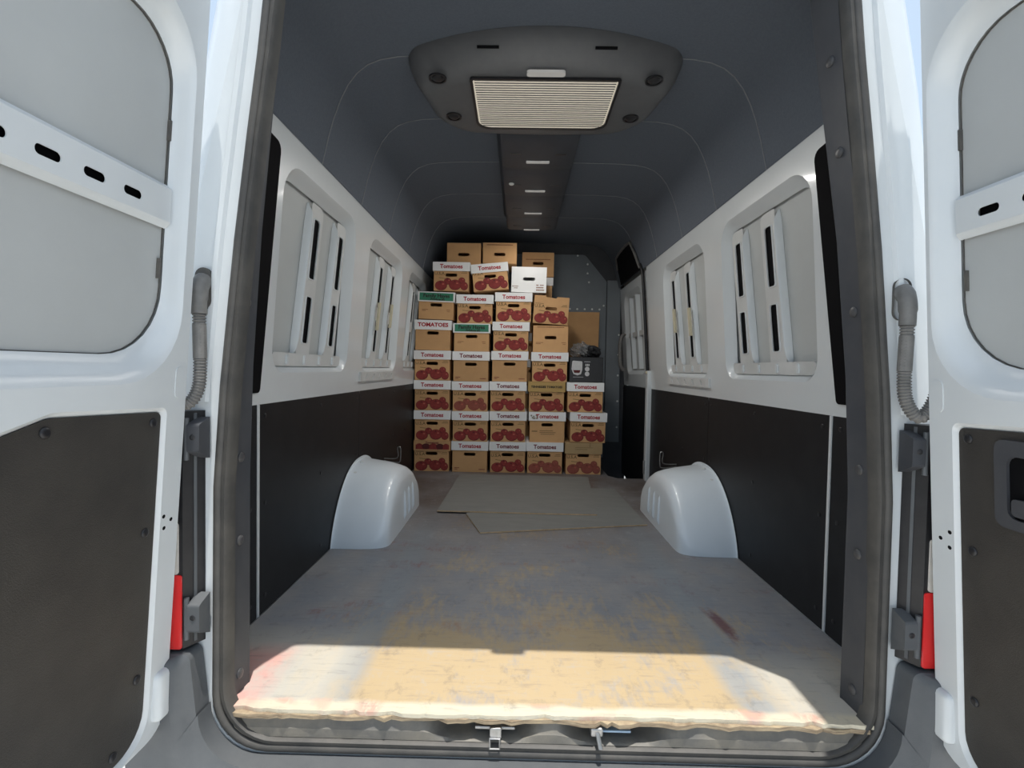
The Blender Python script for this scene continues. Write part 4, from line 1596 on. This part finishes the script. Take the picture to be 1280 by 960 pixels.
# seventh row
carton(-0.644, YF + 0.005, max(TOPS[0], TOPS[1]) + 0.004, 0.232, 'white-lidded fruit-print carton at upper left, leaning across two columns', ry=0.004)
carton(-0.316, YF + 0.004, max(TOPS[1], TOPS[2]) + 0.0155, 0.216, 'tilted white-lidded fruit-print carton near the top of the stack', ry=-0.098)
carton(-0.012, YF + 0.008, TOPS[2] + 0.004, 0.205, 'all-white carton with small red print and hand hole', lid=None, prt='white_box', mat='lid_white', name='white_carton', ry=0.012)
zt7 = max(TOPS[0], TOPS[1]) + 0.004 + 0.232 + 0.008
carton(-0.560, YF + 0.15, zt7 + 0.006, 0.180, 'lidless plain brown carton at the very top, leftmost of three', lid=None, prt=None)
carton(-0.258, YF + 0.15, zt7 + 0.020, 0.172, 'lidless brown carton at the very top, middle of three', lid=None, prt='top_rust')
# rear stack that carries the third one
zz = 0.001
for k in range(6):
    carton(0.055, 4.474, zz, 0.234, 'white-lidded carton hidden in the rear stack behind the front cartons', prt=None, text=None, name='tomato_carton', group='cartons hidden in the rear stack') if k < 5 else None
    zz += 0.236
BD_SAVE = BD

# ---- black printed box with a bag on it, and the cardboard sheet behind
bz = TOPS[4] + 0.001
bb = empty('printed_box', (0.468, YF + 0.012, bz))
tag(bb, 'black printed box with white picture and round seals beside the tomato cartons', 'box')
bm = bmesh.new()
box(bm, (-0.135, 0.0, 0.0), (0.140, 0.30, 0.205), 0.004, 1)
bd = finish('body', bm, 'black_plastic', bb)
bm = bmesh.new()
plate(bm, rpoly([(-0.118, 0.105), (-0.10, 0.065), (-0.07, 0.055), (-0.04, 0.065), (-0.03, 0.10), (-0.03, 0.17, 0.01), (-0.112, 0.175, 0.01)], 3), [], 0.0006, 0.001, lambda x, z, w: (x, -w, z))
finish('picture', bm, 'print_white', bd)
bm = bmesh.new()
plate(bm, rpoly([(-0.104, 0.098), (-0.045, 0.098), (-0.052, 0.075, 0.008), (-0.095, 0.075, 0.008)], 3), [], 0.0012, 0.0016, lambda x, z, w: (x, -w, z))
finish('picture_detail', bm, 'tomato_dark', bd)
for zc in (0.108, 0.068):
    bm = bmesh.new()
    plate(bm, circ(0.010, zc, 0.019, 16), [], 0.0006, 0.001, lambda x, z, w: (x, -w, z))
    finish('round_seal', bm, 'print_white', bd)
bm = bmesh.new()
for x0, x1, z0, z1 in ((-0.005, 0.004, 0.132, 0.150), (0.008, 0.017, 0.132, 0.150), (0.020, 0.028, 0.132, 0.150), (-0.105, -0.02, 0.040, 0.0425), (-0.015, 0.035, 0.165, 0.169)):
    flat(bm, [(x0, z0), (x1, z0), (x1, z1), (x0, z1)], -0.0006, 0)
me = bpy.data.meshes.new('small_print')
bm.to_mesh(me)
bm.free()
me.materials.append(M['print_white'])
link('small_print', me, bd)['kind'] = 'stuff'

bag = empty('plastic_bag', (0.47, YF + 0.05, bz + 0.206))
tag(bag, 'crumpled clear plastic bag with dark contents lying on the black printed box', 'bag')
from mathutils import noise as mnoise


def lump(bm, c, r, seed, amp=0.25, nu=26, nv=14):
    rows = []
    for j in range(nv + 1):
        ph = PI * j / nv
        row = []
        for i in range(nu):
            th = 2 * PI * i / nu
            d = Vector((math.sin(ph) * math.cos(th), math.sin(ph) * math.sin(th), math.cos(ph)))
            k = 1 + amp * mnoise.noise(d * 2.6 + Vector((seed, 0, 0))) + amp * 0.6 * mnoise.noise(d * 7 + Vector((0, seed, 0)))
            p = Vector((d.x * r[0], d.y * r[1], d.z * r[2])) * k + Vector(c)
            p.z = max(p.z, 0.001)
            row.append(p)
        rows.append(row)
    grid(bm, rows, closed_v=True)
    bmesh.ops.remove_doubles(bm, verts=bm.verts, dist=0.0002)


bm = bmesh.new()
lump(bm, (-0.035, 0.08, 0.050), (0.085, 0.08, 0.065), 1.3, 0.35)
finish('film', bm, 'clear_film', bag)
bm = bmesh.new()
lump(bm, (0.045, 0.09, 0.045), (0.085, 0.07, 0.055), 6.1, 0.30)
finish('dark_contents', bm, 'black_plastic', bag)

bm = bmesh.new()
plate(bm, [(0.365, 0.0), (0.650, 0.0), (0.695, 1.42), (0.385, 1.42)], [], 0.0, 0.006, lambda x, z, w: (x, 4.70 + 0.15 * z / 1.36 - w, z))
tag(finish('cardboard_sheet', bm, 'cardboard'), 'tall brown cardboard sheet leaning on the bulkhead behind the black box', 'cardboard')
carton(0.06, 4.474, 5 * 0.236 + 0.002, 0.236, 'white-lidded carton hidden in the rear stack behind the front cartons', prt=None, text=None, group='cartons hidden in the rear stack')
carton(0.075, 4.474, 6 * 0.236 + 0.268, 0.216, 'lidless brown carton at the very top, rightmost and furthest back of three', lid=None, prt='top_rust')
carton(0.062, 4.474, 6 * 0.236 + 0.006, 0.254, 'carton whose white lid edge peeks out behind the all-white carton', prt=None, text=None)
